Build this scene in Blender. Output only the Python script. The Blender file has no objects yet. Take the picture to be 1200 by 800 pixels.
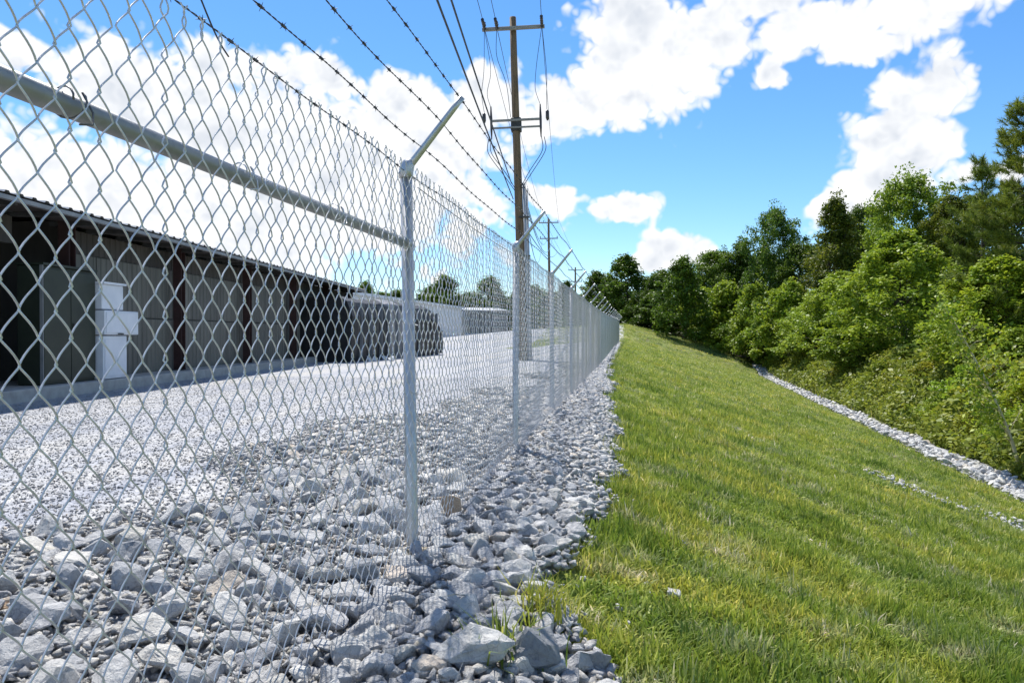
import bpy, bmesh, math, random
import numpy as np
from mathutils import Vector, Matrix, noise as mnoise

# ------------------------------------------------------------------ camera, sky, sun, exposure
scn = bpy.context.scene
COL = scn.collection
PSI = math.radians(9.23)                 # view turned 9.2 degrees left of the fence direction (+Y)
CAM = np.array([1.0, 0.0, 1.06])
FPX = 855.0                              # focal length in photo pixels (1200 wide)
HOR = 391.0
cam_d = bpy.data.cameras.new('camera'); cam = bpy.data.objects.new('camera', cam_d); COL.objects.link(cam)
cam.location = CAM
cam.rotation_euler = (math.radians(90) - math.atan((400 - HOR) / FPX), 0, PSI)
cam_d.sensor_width = 36; cam_d.lens = FPX / 1200 * 36
cam_d.clip_start = 0.05; cam_d.clip_end = 5000
scn.camera = cam
scn.render.resolution_x = 1024; scn.render.resolution_y = 682
scn.view_settings.view_transform = 'Standard'; scn.view_settings.look = 'None'
scn.view_settings.gamma = 1; scn.view_settings.use_curve_mapping = False
scn.view_settings.exposure = 0.5

SUN_EL = math.radians(61); SUN_AZ = PSI + math.radians(21)       # left of +Y
SUN = Vector((-math.sin(SUN_AZ) * math.cos(SUN_EL), math.cos(SUN_AZ) * math.cos(SUN_EL), math.sin(SUN_EL)))
sl = bpy.data.lights.new('sun', 'SUN'); so = bpy.data.objects.new('sun', sl); COL.objects.link(so)
sl.energy = 5.0; sl.angle = math.radians(0.55); sl.color = (1.0, 0.955, 0.88)
so.rotation_euler = SUN.to_track_quat('Z', 'Y').to_euler(); so.location = (0, 0, 30)

def W(r, d, z=0.0):
    """metres right of / ahead of the camera -> world"""
    return (CAM[0] + r * math.cos(PSI) - d * math.sin(PSI), CAM[1] + r * math.sin(PSI) + d * math.cos(PSI), z)
def pxr(x, d): return (x - 600.0) / FPX * d
def pyz(y, d): return CAM[2] + (HOR - y) / FPX * d

world = bpy.data.worlds.new('World'); scn.world = world; world.use_nodes = True
def build_world():
    nt = world.node_tree; nt.nodes.clear(); world.cycles.sampling_method = 'MANUAL'; world.cycles.sample_map_resolution = 256; N = nt.nodes; L = nt.links
    def math_(op, a, b=None, c=None, clamp=False):
        n = N.new('ShaderNodeMath'); n.operation = op; n.use_clamp = clamp
        for i, v in enumerate((a, b, c)):
            if v is None: continue
            if isinstance(v, (int, float)): n.inputs[i].default_value = v
            else: L.new(v, n.inputs[i])
        return n.outputs[0]
    def vmath(op, a, b=None):
        n = N.new('ShaderNodeVectorMath'); n.operation = op
        for i, v in enumerate((a, b)):
            if v is None: continue
            if isinstance(v, (tuple, list)): n.inputs[i].default_value = v
            else: L.new(v, n.inputs[i])
        return n.outputs['Value'] if op in ('LENGTH', 'DOT_PRODUCT') else n.outputs[0]
    sky = N.new('ShaderNodeTexSky'); sky.sky_type = 'NISHITA'; sky.sun_disc = False
    sky.sun_elevation = SUN_EL; sky.sun_rotation = -SUN_AZ
    sky.air_density = 1.0; sky.dust_density = 0.15; sky.ozone_density = 3.0
    hs = N.new('ShaderNodeHueSaturation'); hs.inputs['Saturation'].default_value = 1.22; hs.inputs['Hue'].default_value = 0.497
    L.new(sky.outputs[0], hs.inputs['Color'])
    bg = N.new('ShaderNodeBackground'); bg.inputs[1].default_value = 0.118
    tn = N.new('ShaderNodeMix'); tn.data_type = 'RGBA'; tn.blend_type = 'MULTIPLY'; tn.inputs['Factor'].default_value = 1; tn.inputs['B'].default_value = (.88, .97, 1.08, 1)
    L.new(hs.outputs[0], tn.inputs['A']); L.new(tn.outputs['Result'], bg.inputs[0])
    tc = N.new('ShaderNodeTexCoord'); D = vmath('NORMALIZE', tc.outputs['Generated'])
    sx = N.new('ShaderNodeSeparateXYZ'); L.new(D, sx.inputs[0])
    # azimuth measured from the view direction so the seam lies behind
    fw = (-math.sin(PSI), math.cos(PSI), 0); rt = (math.cos(PSI), math.sin(PSI), 0)
    az = math_('ARCTAN2', vmath('DOT_PRODUCT', D, rt), vmath('DOT_PRODUCT', D, fw))
    el = math_('ARCSINE', sx.outputs[2])
    cx = N.new('ShaderNodeCombineXYZ'); L.new(az, cx.inputs[0]); L.new(el, cx.inputs[1])
    P = cx.outputs[0]
    # domain warp
    wn = N.new('ShaderNodeTexNoise'); wn.inputs['Scale'].default_value = 9; wn.inputs['Detail'].default_value = 3
    L.new(D, wn.inputs['Vector'])
    wv = vmath('SUBTRACT', wn.outputs['Color'], (.5, .5, .5))
    wv = vmath('MULTIPLY', wv, (.09, .06, 0))
    P = vmath('ADD', P, wv)
    blobs = [(760,70,125,85),(700,118,90,60),(835,48,70,55),(735,25,90,45),(650,125,60,42),
             (975,28,120,36),(1090,12,96,36),(905,80,26,24),(1010,50,60,24),(880,5,80,28),
             (1086,108,54,54),(1064,165,66,54),(1040,212,78,44),(985,238,46,30),(960,246,36,26),
             (655,233,44,22),(735,247,56,28),(745,262,20,10),(800,300,66,28),(760,310,44,16),
             (185,122,125,70),(70,215,170,85),(330,150,120,80),(420,180,130,90),(300,250,300,80),(520,165,80,60),
             (470,120,60,40),(575,125,60,44),(500,230,90,50),(20,60,60,22),(580,258,16,18),(1175,195,46,24),
             (640,150,50,34),(240,80,50,30),(380,90,50,28)]
    rnd = random.Random(5)
    B = []
    for (x, y, rx, ry) in blobs:
        B.append((math.atan((x - 600) / FPX), math.atan((HOR - y) / FPX * math.cos(math.atan((x-600)/FPX))), rx / FPX * (1.12 if x < 640 else .90), ry / FPX * (1.08 if x < 640 else .90)))
    for i in range(26):                                      # the same kind of sky all round
        a = rnd.uniform(.72, 2 * math.pi - .72); a = a if a < math.pi else a - 2 * math.pi
        e = rnd.uniform(.04, 1.1); s = rnd.uniform(.08, .26)
        B.append((a, e, s / max(.35, math.cos(e)), s * .6))
    acc = None
    for (a, e, rx, ry) in B:
        v = vmath('SUBTRACT', P, (a, e, 0)); v = vmath('MULTIPLY', v, (1 / rx, 1 / ry, 0)); l = vmath('LENGTH', v)
        val = math_('SUBTRACT', 1.0, l)
        acc = val if acc is None else math_('SMOOTH_MAX', acc, val, .15)
    acc = math_('MAXIMUM', acc, -1.0)
    def dens(vec):
        """fractal outline plus rounded cauliflower lumps with sharp creases"""
        n1 = N.new('ShaderNodeTexNoise'); n1.inputs['Scale'].default_value = 9; n1.inputs['Detail'].default_value = 7
        n1.inputs['Roughness'].default_value = .56
        L.new(vec, n1.inputs['Vector'])
        a = math_('MULTIPLY_ADD', n1.outputs[0], 1.7, -0.85)
        for sc_, am in ((17, 1.0), (38, .65), (85, .4)):
            n2 = N.new('ShaderNodeTexNoise'); n2.inputs['Scale'].default_value = sc_; n2.inputs['Detail'].default_value = 0
            L.new(vec, n2.inputs['Vector'])
            b = math_('ABSOLUTE', math_('MULTIPLY_ADD', n2.outputs[0], 2.0, -1.0))
            a = math_('ADD', a, math_('MULTIPLY_ADD', b, am, -.17 * am))
        return a
    d0 = dens(D)
    up = (SUN + Vector((0, 0, 1.2))).normalized() * .022
    d1 = dens(vmath('ADD', D, tuple(up)))
    total = math_('ADD', math_('MULTIPLY_ADD', acc, 1.5, -.22), math_('MULTIPLY', d0, .85))
    mr = N.new('ShaderNodeMapRange'); mr.interpolation_type = 'SMOOTHSTEP'
    mr.inputs['From Min'].default_value = -0.04; mr.inputs['From Max'].default_value = 0.42
    L.new(total, mr.inputs['Value'])
    mask = mr.outputs[0]
    # below the horizon no clouds
    hz = N.new('ShaderNodeMapRange'); hz.inputs['From Min'].default_value = -.01; hz.inputs['From Max'].default_value = .03
    L.new(el, hz.inputs['Value']); mask = math_('MULTIPLY', mask, hz.outputs[0])
    # shade: soft grey bellies in the thick parts, brighter where the lumps face the sun
    sn = N.new('ShaderNodeTexNoise'); sn.inputs['Scale'].default_value = 7; sn.inputs['Detail'].default_value = 3; L.new(D, sn.inputs['Vector'])
    lump = math_('MULTIPLY', math_('SUBTRACT', d0, d1), .55)
    thick = N.new('ShaderNodeMapRange'); thick.inputs['From Min'].default_value = .35; thick.inputs['From Max'].default_value = 1.3
    L.new(total, thick.inputs['Value'])
    belly = N.new('ShaderNodeMapRange'); belly.inputs['From Min'].default_value = .42; belly.inputs['From Max'].default_value = .66
    L.new(sn.outputs[0], belly.inputs['Value'])
    lit = math_('SUBTRACT', 1.0, math_('MULTIPLY', math_('MULTIPLY', thick.outputs[0], belly.outputs[0]), .55))
    lit = math_('ADD', lit, lump, clamp=True)
    cm = N.new('ShaderNodeMix'); cm.data_type = 'RGBA'
    cm.inputs['A'].default_value = (.40, .46, .56, 1); cm.inputs['B'].default_value = (.83, .84, .855, 1)
    L.new(lit, cm.inputs['Factor'])
    bc = N.new('ShaderNodeBackground'); bc.inputs[1].default_value = .90; L.new(cm.outputs['Result'], bc.inputs[0])
    mix = N.new('ShaderNodeMixShader'); L.new(mask, mix.inputs[0]); L.new(bg.outputs[0], mix.inputs[1]); L.new(bc.outputs[0], mix.inputs[2])
    out = N.new('ShaderNodeOutputWorld'); L.new(mix.outputs[0], out.inputs[0])
build_world()

# ------------------------------------------------------------------ helpers
def tag(o, label=None, cat=None, group=None, kind=None):
    if label: o['label'] = label
    if cat: o['category'] = cat
    if group: o['group'] = group
    if kind: o['kind'] = kind
    return o
def link(name, me, parent=None, loc=None, rot=None, scale=None):
    o = bpy.data.objects.new(name, me); COL.objects.link(o)
    if parent: o.parent = parent
    if loc is not None: o.location = loc
    if rot is not None: o.rotation_euler = rot
    if scale is not None: o.scale = scale
    return o
def empty(name, loc=(0, 0, 0), rz=0.0):
    o = bpy.data.objects.new(name, None); COL.objects.link(o); o.location = loc; o.rotation_euler = (0, 0, rz)
    o.empty_display_size = .2
    return o
def np_mesh(name, V, F, mat=None, smooth=False):
    """V (n,3); F (m,k) one k for all faces"""
    V = np.asarray(V, dtype=np.float32); F = np.asarray(F, dtype=np.int32)
    me = bpy.data.meshes.new(name); k = F.shape[1]; m = F.shape[0]
    me.vertices.add(len(V)); me.vertices.foreach_set('co', V.ravel())
    me.loops.add(m * k); me.loops.foreach_set('vertex_index', F.ravel())
    me.polygons.add(m); me.polygons.foreach_set('loop_start', np.arange(m, dtype=np.int32) * k)
    me.update(calc_edges=True)
    if smooth: me.polygons.foreach_set('use_smooth', np.ones(m, dtype=bool))
    if mat: me.materials.append(mat)
    return me
class MB:
    """mesh collector of quads / tris by python lists"""
    def __init__(s): s.v = []; s.f = []
    def box(s, x0, x1, y0, y1, z0, z1):
        b = len(s.v)
        s.v += [(x0,y0,z0),(x1,y0,z0),(x1,y1,z0),(x0,y1,z0),(x0,y0,z1),(x1,y0,z1),(x1,y1,z1),(x0,y1,z1)]
        s.f += [tuple(b+i for i in q) for q in ((0,3,2,1),(4,5,6,7),(0,1,5,4),(1,2,6,5),(2,3,7,6),(3,0,4,7))]
        return s
    def tube(s, pts, rad, n=8, cap=True):
        pts = np.asarray(pts, float); m = len(pts)
        rad = np.full(m, rad) if np.isscalar(rad) else np.asarray(rad, float)
        t = np.gradient(pts, axis=0); t /= np.linalg.norm(t, axis=1)[:, None] + 1e-9
        a = t.mean(0); ref = np.eye(3)[np.argmin(np.abs(a))]
        n1 = np.cross(t, ref); n1 /= np.linalg.norm(n1, axis=1)[:, None] + 1e-9
        n2 = np.cross(t, n1); b = len(s.v)
        for i in range(m):
            for k in range(n):
                an = 2 * math.pi * k / n
                s.v.append(tuple(pts[i] + rad[i] * (math.cos(an) * n1[i] + math.sin(an) * n2[i])))
        for i in range(m - 1):
            for k in range(n):
                k2 = (k + 1) % n
                s.f.append((b+i*n+k, b+i*n+k2, b+(i+1)*n+k2, b+(i+1)*n+k))
        if cap:
            s.f.append(tuple(b + k for k in range(n - 1, -1, -1))); s.f.append(tuple(b+(m-1)*n+k for k in range(n)))
        return s
    def mesh(s, name, mat=None, smooth=False, bevel=0):
        me = bpy.data.meshes.new(name); me.from_pydata(s.v, [], s.f)
        bm = bmesh.new(); bm.from_mesh(me)
        if bevel: bmesh.ops.bevel(bm, geom=bm.edges[:], offset=bevel, segments=1, affect='EDGES')
        bmesh.ops.recalc_face_normals(bm, faces=bm.faces[:]); bm.to_mesh(me); bm.free()
        if smooth:
            for p in me.polygons: p.use_smooth = len(p.vertices) == 4
        if mat: me.materials.append(mat)
        return me
    def build(s, name, mat, parent=None, smooth=False, bevel=0, loc=None, rot=None):
        return link(name, s.mesh(name, mat, smooth, bevel), parent, loc, rot)
def sstep(a, b, x):
    t = np.clip((np.asarray(x, float) - a) / (b - a), 0, 1); return t * t * (3 - 2 * t)

# ------------------------------------------------------------------ materials
def new_mat(name):
    m = bpy.data.materials.new(name); m.use_nodes = True; nt = m.node_tree
    return m, nt, nt.nodes, nt.links, nt.nodes['Principled BSDF']
def noise_n(N, L, scale, detail=5, rough=.55, coord=None, dist=0):
    n = N.new('ShaderNodeTexNoise'); n.inputs['Scale'].default_value = scale; n.inputs['Detail'].default_value = detail
    n.inputs['Roughness'].default_value = rough; n.inputs['Distortion'].default_value = dist
    if coord is not None: L.new(coord, n.inputs['Vector'])
    return n
def ramp(N, L, src, stops):
    r = N.new('ShaderNodeValToRGB'); e = r.color_ramp.elements
    while len(e) < len(stops): e.new(.5)
    for i, (p, c) in enumerate(stops):
        e[i].position = p; e[i].color = (*c, 1) if len(c) == 3 else c
    L.new(src, r.inputs[0]); return r
def mixc(N, L, fac, a, b, mode='MIX'):
    n = N.new('ShaderNodeMix'); n.data_type = 'RGBA'; n.blend_type = mode
    for sock, v in (('Factor', fac), ('A', a), ('B', b)):
        if isinstance(v, (int, float)): n.inputs[sock].default_value = v
        elif isinstance(v, tuple): n.inputs[sock].default_value = (*v, 1) if len(v) == 3 else v
        else: L.new(v, n.inputs[sock])
    return n.outputs['Result']
def bump(N, L, b, h, strength, dist):
    n = N.new('ShaderNodeBump'); n.inputs['Strength'].default_value = strength; n.inputs['Distance'].default_value = dist
    L.new(h, n.inputs['Height']); L.new(n.outputs[0], b.inputs['Normal']); return n
def pos_(N): return N.new('ShaderNodeNewGeometry').outputs['Position']

def mat_simple(name, c1, c2, scale=8, rough=.6, metal=0, bmp=.2, bdist=.01, obj=True, stretch=None):
    m, nt, N, L, b = new_mat(name)
    co = N.new('ShaderNodeTexCoord').outputs['Object']
    if stretch:
        mp = N.new('ShaderNodeMapping'); mp.inputs['Scale'].default_value = stretch; L.new(co, mp.inputs[0]); co = mp.outputs[0]
    n = noise_n(N, L, scale, 6, .6, co)
    r = ramp(N, L, n.outputs[0], [(.3, c1), (.7, c2)])
    L.new(r.outputs[0], b.inputs['Base Color']); b.inputs['Roughness'].default_value = rough; b.inputs['Metallic'].default_value = metal
    if bmp: bump(N, L, b, n.outputs[0], bmp, bdist)
    return m
M = {}
def mat_galv(name, base, rough=.42, metal=.85, sc=30):
    m, nt, N, L, b = new_mat(name)
    co = N.new('ShaderNodeTexCoord').outputs['Object']
    v = N.new('ShaderNodeTexVoronoi'); v.inputs['Scale'].default_value = sc; L.new(co, v.inputs['Vector'])
    n = noise_n(N, L, sc * .35, 4, .6, co)
    mm = N.new('ShaderNodeMath'); mm.operation = 'MULTIPLY_ADD'; mm.inputs[1].default_value = .35
    sep = N.new('ShaderNodeSeparateColor'); L.new(v.outputs['Color'], sep.inputs[0]); L.new(sep.outputs[0], mm.inputs[0]); L.new(n.outputs[0], mm.inputs[2])
    r = ramp(N, L, mm.outputs[0], [(.25, tuple(c * .74 for c in base)), (.95, base)])
    L.new(r.outputs[0], b.inputs['Base Color']); b.inputs['Metallic'].default_value = metal; b.inputs['Roughness'].default_value = rough
    return m
M['galv'] = mat_galv('galvanised_steel', (.56, .565, .57), .42, .7)
M['wire'] = mat_galv('galvanised_wire', (.66, .665, .67), .36, .62, 60)
M['rail'] = mat_galv('weathered_rail_steel', (.33, .335, .34), .5, .5)
M['barb'] = mat_simple('barbed_wire_steel', (.05, .05, .055), (.12, .12, .125), 40, .55, .6, 0)
M['tie'] = mat_simple('tie_wire_steel', (.10, .10, .10), (.2, .2, .2), 40, .5, .7, 0)
M['concrete'] = mat_simple('concrete', (.30, .29, .27), (.44, .43, .40), 6, .9, 0, .4, .01)
M['footing'] = mat_simple('footing_concrete', (.26, .23, .17), (.38, .34, .27), 14, .95, 0, .5, .01)

def mat_rock(name, light, dark, tan, scale=9, joined=False):
    m, nt, N, L, b = new_mat(name)
    g = N.new('ShaderNodeNewGeometry'); oi = N.new('ShaderNodeObjectInfo')
    ad = N.new('ShaderNodeMath'); ad.operation = 'ADD'; L.new(g.outputs['Random Per Island'], ad.inputs[0]); L.new(oi.outputs['Random'], ad.inputs[1])
    fr = N.new('ShaderNodeMath'); fr.operation = 'FRACT'; L.new(ad.outputs[0], fr.inputs[0])
    off = N.new('ShaderNodeVectorMath'); off.operation = 'ADD'
    cmb = N.new('ShaderNodeCombineXYZ')
    m7 = N.new('ShaderNodeMath'); m7.operation = 'MULTIPLY'; m7.inputs[1].default_value = 31; L.new(fr.outputs[0], m7.inputs[0]); L.new(m7.outputs[0], cmb.inputs[0])
    L.new(g.outputs['Position'], off.inputs[0]); L.new(cmb.outputs[0], off.inputs[1])
    n1 = noise_n(N, L, scale, 8, .65, off.outputs[0], .4)
    n2 = noise_n(N, L, scale * 6, 6, .7, off.outputs[0])
    ms = N.new('ShaderNodeMath'); ms.operation = 'MULTIPLY_ADD'; ms.inputs[1].default_value = .75; L.new(n2.outputs[0], ms.inputs[0]); L.new(n1.outputs[0], ms.inputs[2])
    r = ramp(N, L, ms.outputs[0], [(.56, dark), (.74, tuple(.35 * a + .65 * c for a, c in zip(dark, light))), (.95, light)])
    tone = ramp(N, L, fr.outputs[0], [(0, (.62, .65, .70)), (.25, (.88, .89, .93)), (.45, (1.06, 1.06, 1.05)), (.6, (.78, .79, .82)), (.8, (1.18, 1.16, 1.12)), (.94, (1.0, .97, .9)), (.98, tan), (1, (.8, .82, .88))])
    c = mixc(N, L, 1.0, r.outputs[0], tone.outputs[0], 'MULTIPLY')
    # thin pale veins and dark cracks
    v = N.new('ShaderNodeTexVoronoi'); v.feature = 'DISTANCE_TO_EDGE'; v.inputs['Scale'].default_value = scale * 1.3
    wv = N.new('ShaderNodeVectorMath'); wv.operation = 'MULTIPLY_ADD'; wv.inputs[1].default_value = (.08, .08, .08)
    L.new(n1.outputs['Color'], wv.inputs[0]); L.new(off.outputs[0], wv.inputs[2]); L.new(wv.outputs[0], v.inputs['Vector'])
    cr = ramp(N, L, v.outputs['Distance'], [(0, (.55, .55, .57)), (.03, (1, 1, 1))])
    c = mixc(N, L, .7, c, cr.outputs[0], 'MULTIPLY')
    L.new(c, b.inputs['Base Color']); b.inputs['Roughness'].default_value = .88
    bump(N, L, b, ms.outputs[0], 1.0, .03)
    return m
M['rock'] = mat_rock('limestone', (.64, .63, .605), (.22, .225, .24), (1.1, .96, .82))
M['rock_tan'] = mat_simple('tan_stone', (.36, .24, .15), (.50, .38, .27), 22, .9, 0, .7, .01)
M['bed'] = mat_simple('dark_crushed_stone', (.16, .16, .165), (.34, .34, .345), 60, .95, 0, 1.0, .02)
M['rock_pale'] = mat_rock('pale_limestone', (.54, .535, .52), (.27, .275, .285), (1.1, .95, .8), 14)

def mat_gravel():   # crushed stone
    m, nt, N, L, b = new_mat('yard_gravel')
    p = pos_(N)
    v = N.new('ShaderNodeTexVoronoi'); v.inputs['Scale'].default_value = 42; L.new(p, v.inputs['Vector'])
    v2 = N.new('ShaderNodeTexVoronoi'); v2.inputs['Scale'].default_value = 70; L.new(p, v2.inputs['Vector'])
    mpg = N.new('ShaderNodeMapping'); mpg.inputs['Scale'].default_value = (1.5, .22, 1); mpg.inputs['Rotation'].default_value = (0, 0, -.14); L.new(p, mpg.inputs[0])
    n = noise_n(N, L, .8, 5, .6, mpg.outputs[0], .5); n2 = noise_n(N, L, 9, 6, .7, p)
    sep = N.new('ShaderNodeSeparateColor'); L.new(v.outputs['Color'], sep.inputs[0])
    r = ramp(N, L, sep.outputs[0], [(0, (.22, .23, .25)), (.25, (.34, .345, .36)), (.7, (.43, .43, .445)), (1, (.52, .52, .525))])
    big = ramp(N, L, n.outputs[0], [(.34, (.74, .77, .84)), (.5, (1, 1, 1)), (.64, (1.08, 1.05, .98))])
    c = mixc(N, L, 1.0, r.outputs[0], big.outputs[0], 'MULTIPLY')
    fine = ramp(N, L, n2.outputs[0], [(.3, (.78, .79, .82)), (.7, (1.1, 1.1, 1.08))])
    c = mixc(N, L, .8, c, fine.outputs[0], 'MULTIPLY')
    L.new(c, b.inputs['Base Color']); b.inputs['Roughness'].default_value = .92
    h = N.new('ShaderNodeMath'); h.operation = 'MULTIPLY_ADD'; h.inputs[1].default_value = .4; L.new(v2.outputs['Distance'], h.inputs[0]); L.new(v.outputs['Distance'], h.inputs[2])
    bp = bump(N, L, b, h.outputs[0], .6, .016); bp.invert = True
    return m
M['gravel'] = mat_gravel()

def grass_color(N, L):
    """patchy lawn colour by world position: green, yellow-green, straw in drifts down the slope"""
    p = pos_(N)
    mp = N.new('ShaderNodeMapping'); mp.inputs['Scale'].default_value = (.55, 1.5, 1); mp.inputs['Rotation'].default_value = (0, 0, math.radians(18)); L.new(p, mp.inputs[0])
    n1 = noise_n(N, L, .75, 5, .6, mp.outputs[0], .6)
    n2 = noise_n(N, L, 2.6, 5, .65, mp.outputs[0], .3)
    a = ramp(N, L, n1.outputs[0], [(.33, (.110, .190, .028)), (.5, (.235, .310, .045)), (.67, (.40, .41, .07))])
    s = ramp(N, L, n2.outputs[0], [(.54, (0, 0, 0)), (.70, (1, 1, 1))])
    return a.outputs[0], s.outputs[0], n2
def mat_grass_blade():
    m, nt, N, L, b = new_mat('grass_blades')
    a, s, n2 = grass_color(N, L)
    g = N.new('ShaderNodeNewGeometry'); oi = N.new('ShaderNodeObjectInfo')
    ad = N.new('ShaderNodeMath'); ad.operation = 'ADD'; L.new(g.outputs['Random Per Island'], ad.inputs[0]); L.new(oi.outputs['Random'], ad.inputs[1])
    fr = N.new('ShaderNodeMath'); fr.operation = 'FRACT'; L.new(ad.outputs[0], fr.inputs[0])
    c = mixc(N, L, s, a, (.50, .50, .31))
    var = ramp(N, L, fr.outputs[0], [(0, (.62, .74, .55)), (.4, (1, 1, 1)), (.8, (1.25, 1.15, .9)), (.93, (1.9, 1.55, 2.2)), (1, (2.3, 1.9, 3.2))])
    c = mixc(N, L, 1.0, c, var.outputs[0], 'MULTIPLY')
    L.new(c, b.inputs['Base Color']); b.inputs['Roughness'].default_value = .55; b.inputs['Specular IOR Level'].default_value = .3
    t = N.new('ShaderNodeBsdfTranslucent'); L.new(c, t.inputs[0])
    mx = N.new('ShaderNodeMixShader'); mx.inputs[0].default_value = .42
    L.new(b.outputs[0], mx.inputs[1]); L.new(t.outputs[0], mx.inputs[2]); L.new(mx.outputs[0], N['Material Output'].inputs[0])
    return m
M['blade'] = mat_grass_blade()
def mat_ground():
    m, nt, N, L, b = new_mat('turf')
    a, s, n2 = grass_color(N, L)
    p = pos_(N)
    soil = noise_n(N, L, 5, 6, .65, p)
    c = mixc(N, L, s, a, (.26, .25, .13))
    sm = ramp(N, L, soil.outputs[0], [(.38, (.0, .0, .0)), (.62, (1, 1, 1))])
    c = mixc(N, L, sm.outputs[0], (.075, .062, .036), c)
    L.new(c, b.inputs['Base Color']); b.inputs['Roughness'].default_value = .95
    f = noise_n(N, L, 40, 4, .7, p); bump(N, L, b, f.outputs[0], .8, .03)
    return m
M['turf'] = mat_ground()

def mat_leaf(name, base, trans=.38, rough=.5):
    """leaf colour = base * object colour, varied leaf by leaf and tree by tree"""
    m, nt, N, L, b = new_mat(name)
    g = N.new('ShaderNodeNewGeometry'); oi = N.new('ShaderNodeObjectInfo')
    var = ramp(N, L, g.outputs['Random Per Island'], [(0, (.55, .62, .5)), (.35, (.9, .95, .85)), (.75, (1.1, 1.08, 1.0)), (1, (1.55, 1.38, 1.2))])
    c = mixc(N, L, 1.0, base, oi.outputs['Color'], 'MULTIPLY')
    c = mixc(N, L, 1.0, c, var.outputs[0], 'MULTIPLY')
    pn = noise_n(N, L, .8, 3, .5, g.outputs['Position'])
    pr = ramp(N, L, pn.outputs[0], [(.3, (.66, .76, .7)), (.7, (1.3, 1.2, 1.05))])
    c = mixc(N, L, 1.0, c, pr.outputs[0], 'MULTIPLY')
    L.new(c, b.inputs['Base Color']); b.inputs['Roughness'].default_value = rough; b.inputs['Specular IOR Level'].default_value = .35
    t = N.new('ShaderNodeBsdfTranslucent'); L.new(c, t.inputs[0])
    mx = N.new('ShaderNodeMixShader'); mx.inputs[0].default_value = trans
    L.new(b.outputs[0], mx.inputs[1]); L.new(t.outputs[0], mx.inputs[2]); L.new(mx.outputs[0], N['Material Output'].inputs[0])
    return m
M['leaf'] = mat_leaf('leaves', (.185, .265, .032))
M['weedleaf'] = mat_leaf('weed_leaves', (.23, .27, .04), .4)
M['needle'] = mat_leaf('pine_needles', (.15, .20, .038), .35)
M['bark'] = mat_simple('bark', (.045, .035, .026), (.12, .095, .07), 5, .95, 0, .8, .03, stretch=(3, 3, .6))
M['palebark'] = mat_simple('pale_bark', (.5, .44, .27), (.68, .6, .4), 6, .9, 0, .5, .01)
M['polewood'] = mat_simple('weathered_pole_wood', (.09, .058, .032), (.27, .18, .105), 4, .85, 0, .6, .02, stretch=(4, 4, .25))
M['greywood'] = mat_simple('grey_weathered_wood', (.20, .185, .165), (.36, .34, .31), 5, .85, 0, .4, .01, stretch=(.4, 4, 4))
M['insul'] = mat_simple('dark_glazed_porcelain', (.03, .025, .025), (.08, .06, .05), 10, .25, 0, 0)
M['cable'] = mat_simple('cable_black', (.02, .025, .035), (.05, .06, .08), 10, .55, 0, 0)
M['cable_blue'] = mat_simple('weathered_copper_cable', (.02, .11, .16), (.04, .18, .24), 10, .5, 0, 0)
M['conduit'] = mat_simple('conduit_grey', (.32, .34, .37), (.46, .48, .5), 6, .5, .2, .1)
def mat_panel(name, c1, c2):
    m, nt, N, L, b = new_mat(name)
    tcn = N.new('ShaderNodeTexCoord'); co = tcn.outputs['Object']; oi = N.new('ShaderNodeObjectInfo')
    mp = N.new('ShaderNodeMapping'); mp.inputs['Scale'].default_value = (2.5, 2.5, .3); L.new(co, mp.inputs[0])
    n = noise_n(N, L, 2.2, 6, .65, mp.outputs[0])
    r = ramp(N, L, n.outputs[0], [(.3, c1), (.7, c2)])
    v = ramp(N, L, oi.outputs['Random'], [(0, (.82, .82, .82)), (1, (1.14, 1.13, 1.1))])
    c = mixc(N, L, 1.0, r.outputs[0], v.outputs[0], 'MULTIPLY')
    L.new(c, b.inputs['Base Color']); b.inputs['Roughness'].default_value = .6; b.inputs['Metallic'].default_value = .1
    return m
M['panel'] = mat_panel('weathered_beige_sheet', (.10, .096, .084), (.165, .16, .138))
M['upper'] = mat_panel('brown_shade_sheet', (.035, .03, .026), (.065, .055, .048))  # dark tone paints in the eave shadow on the upper wall
M['maroon'] = mat_simple('maroon_steel', (.028, .012, .011), (.055, .022, .020), 6, .6, .1, .2)
M['roof'] = mat_simple('roof_sheet', (.30, .31, .32), (.45, .46, .47), 3, .5, .4, .1)
M['trim'] = mat_simple('pale_trim', (.20, .205, .21), (.30, .305, .31), 4, .5, .2, .1)
M['green'] = mat_simple('dark_green_paint', (.013, .018, .010), (.025, .032, .018), 3, .5, 0, .1)
M['white'] = mat_simple('white_enamel', (.62, .65, .70), (.74, .76, .80), 3, .4, 0, .05)
M['seam'] = mat_simple('dark_seam', (.03, .03, .03), (.06, .06, .06), 6, .7, 0, 0)
M['tarp'] = mat_simple('black_tarp', (.008, .008, .009), (.03, .03, .032), 2, .55, 0, .6, .05)
M['greytarp'] = mat_simple('grey_tarp', (.16, .16, .17), (.27, .27, .28), 2, .6, 0, .5, .05)
M['whitewall'] = mat_simple('white_sheet_wall', (.62, .65, .68), (.74, .76, .78), 1, .5, 0, .1)
M['blue'] = mat_simple('blue_paint', (.03, .13, .34), (.05, .18, .42), 2, .5, 0, .1)
M['greywall'] = mat_simple('grey_sheet_wall', (.14, .15, .16), (.22, .23, .24), 1, .6, 0, .1)

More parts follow.
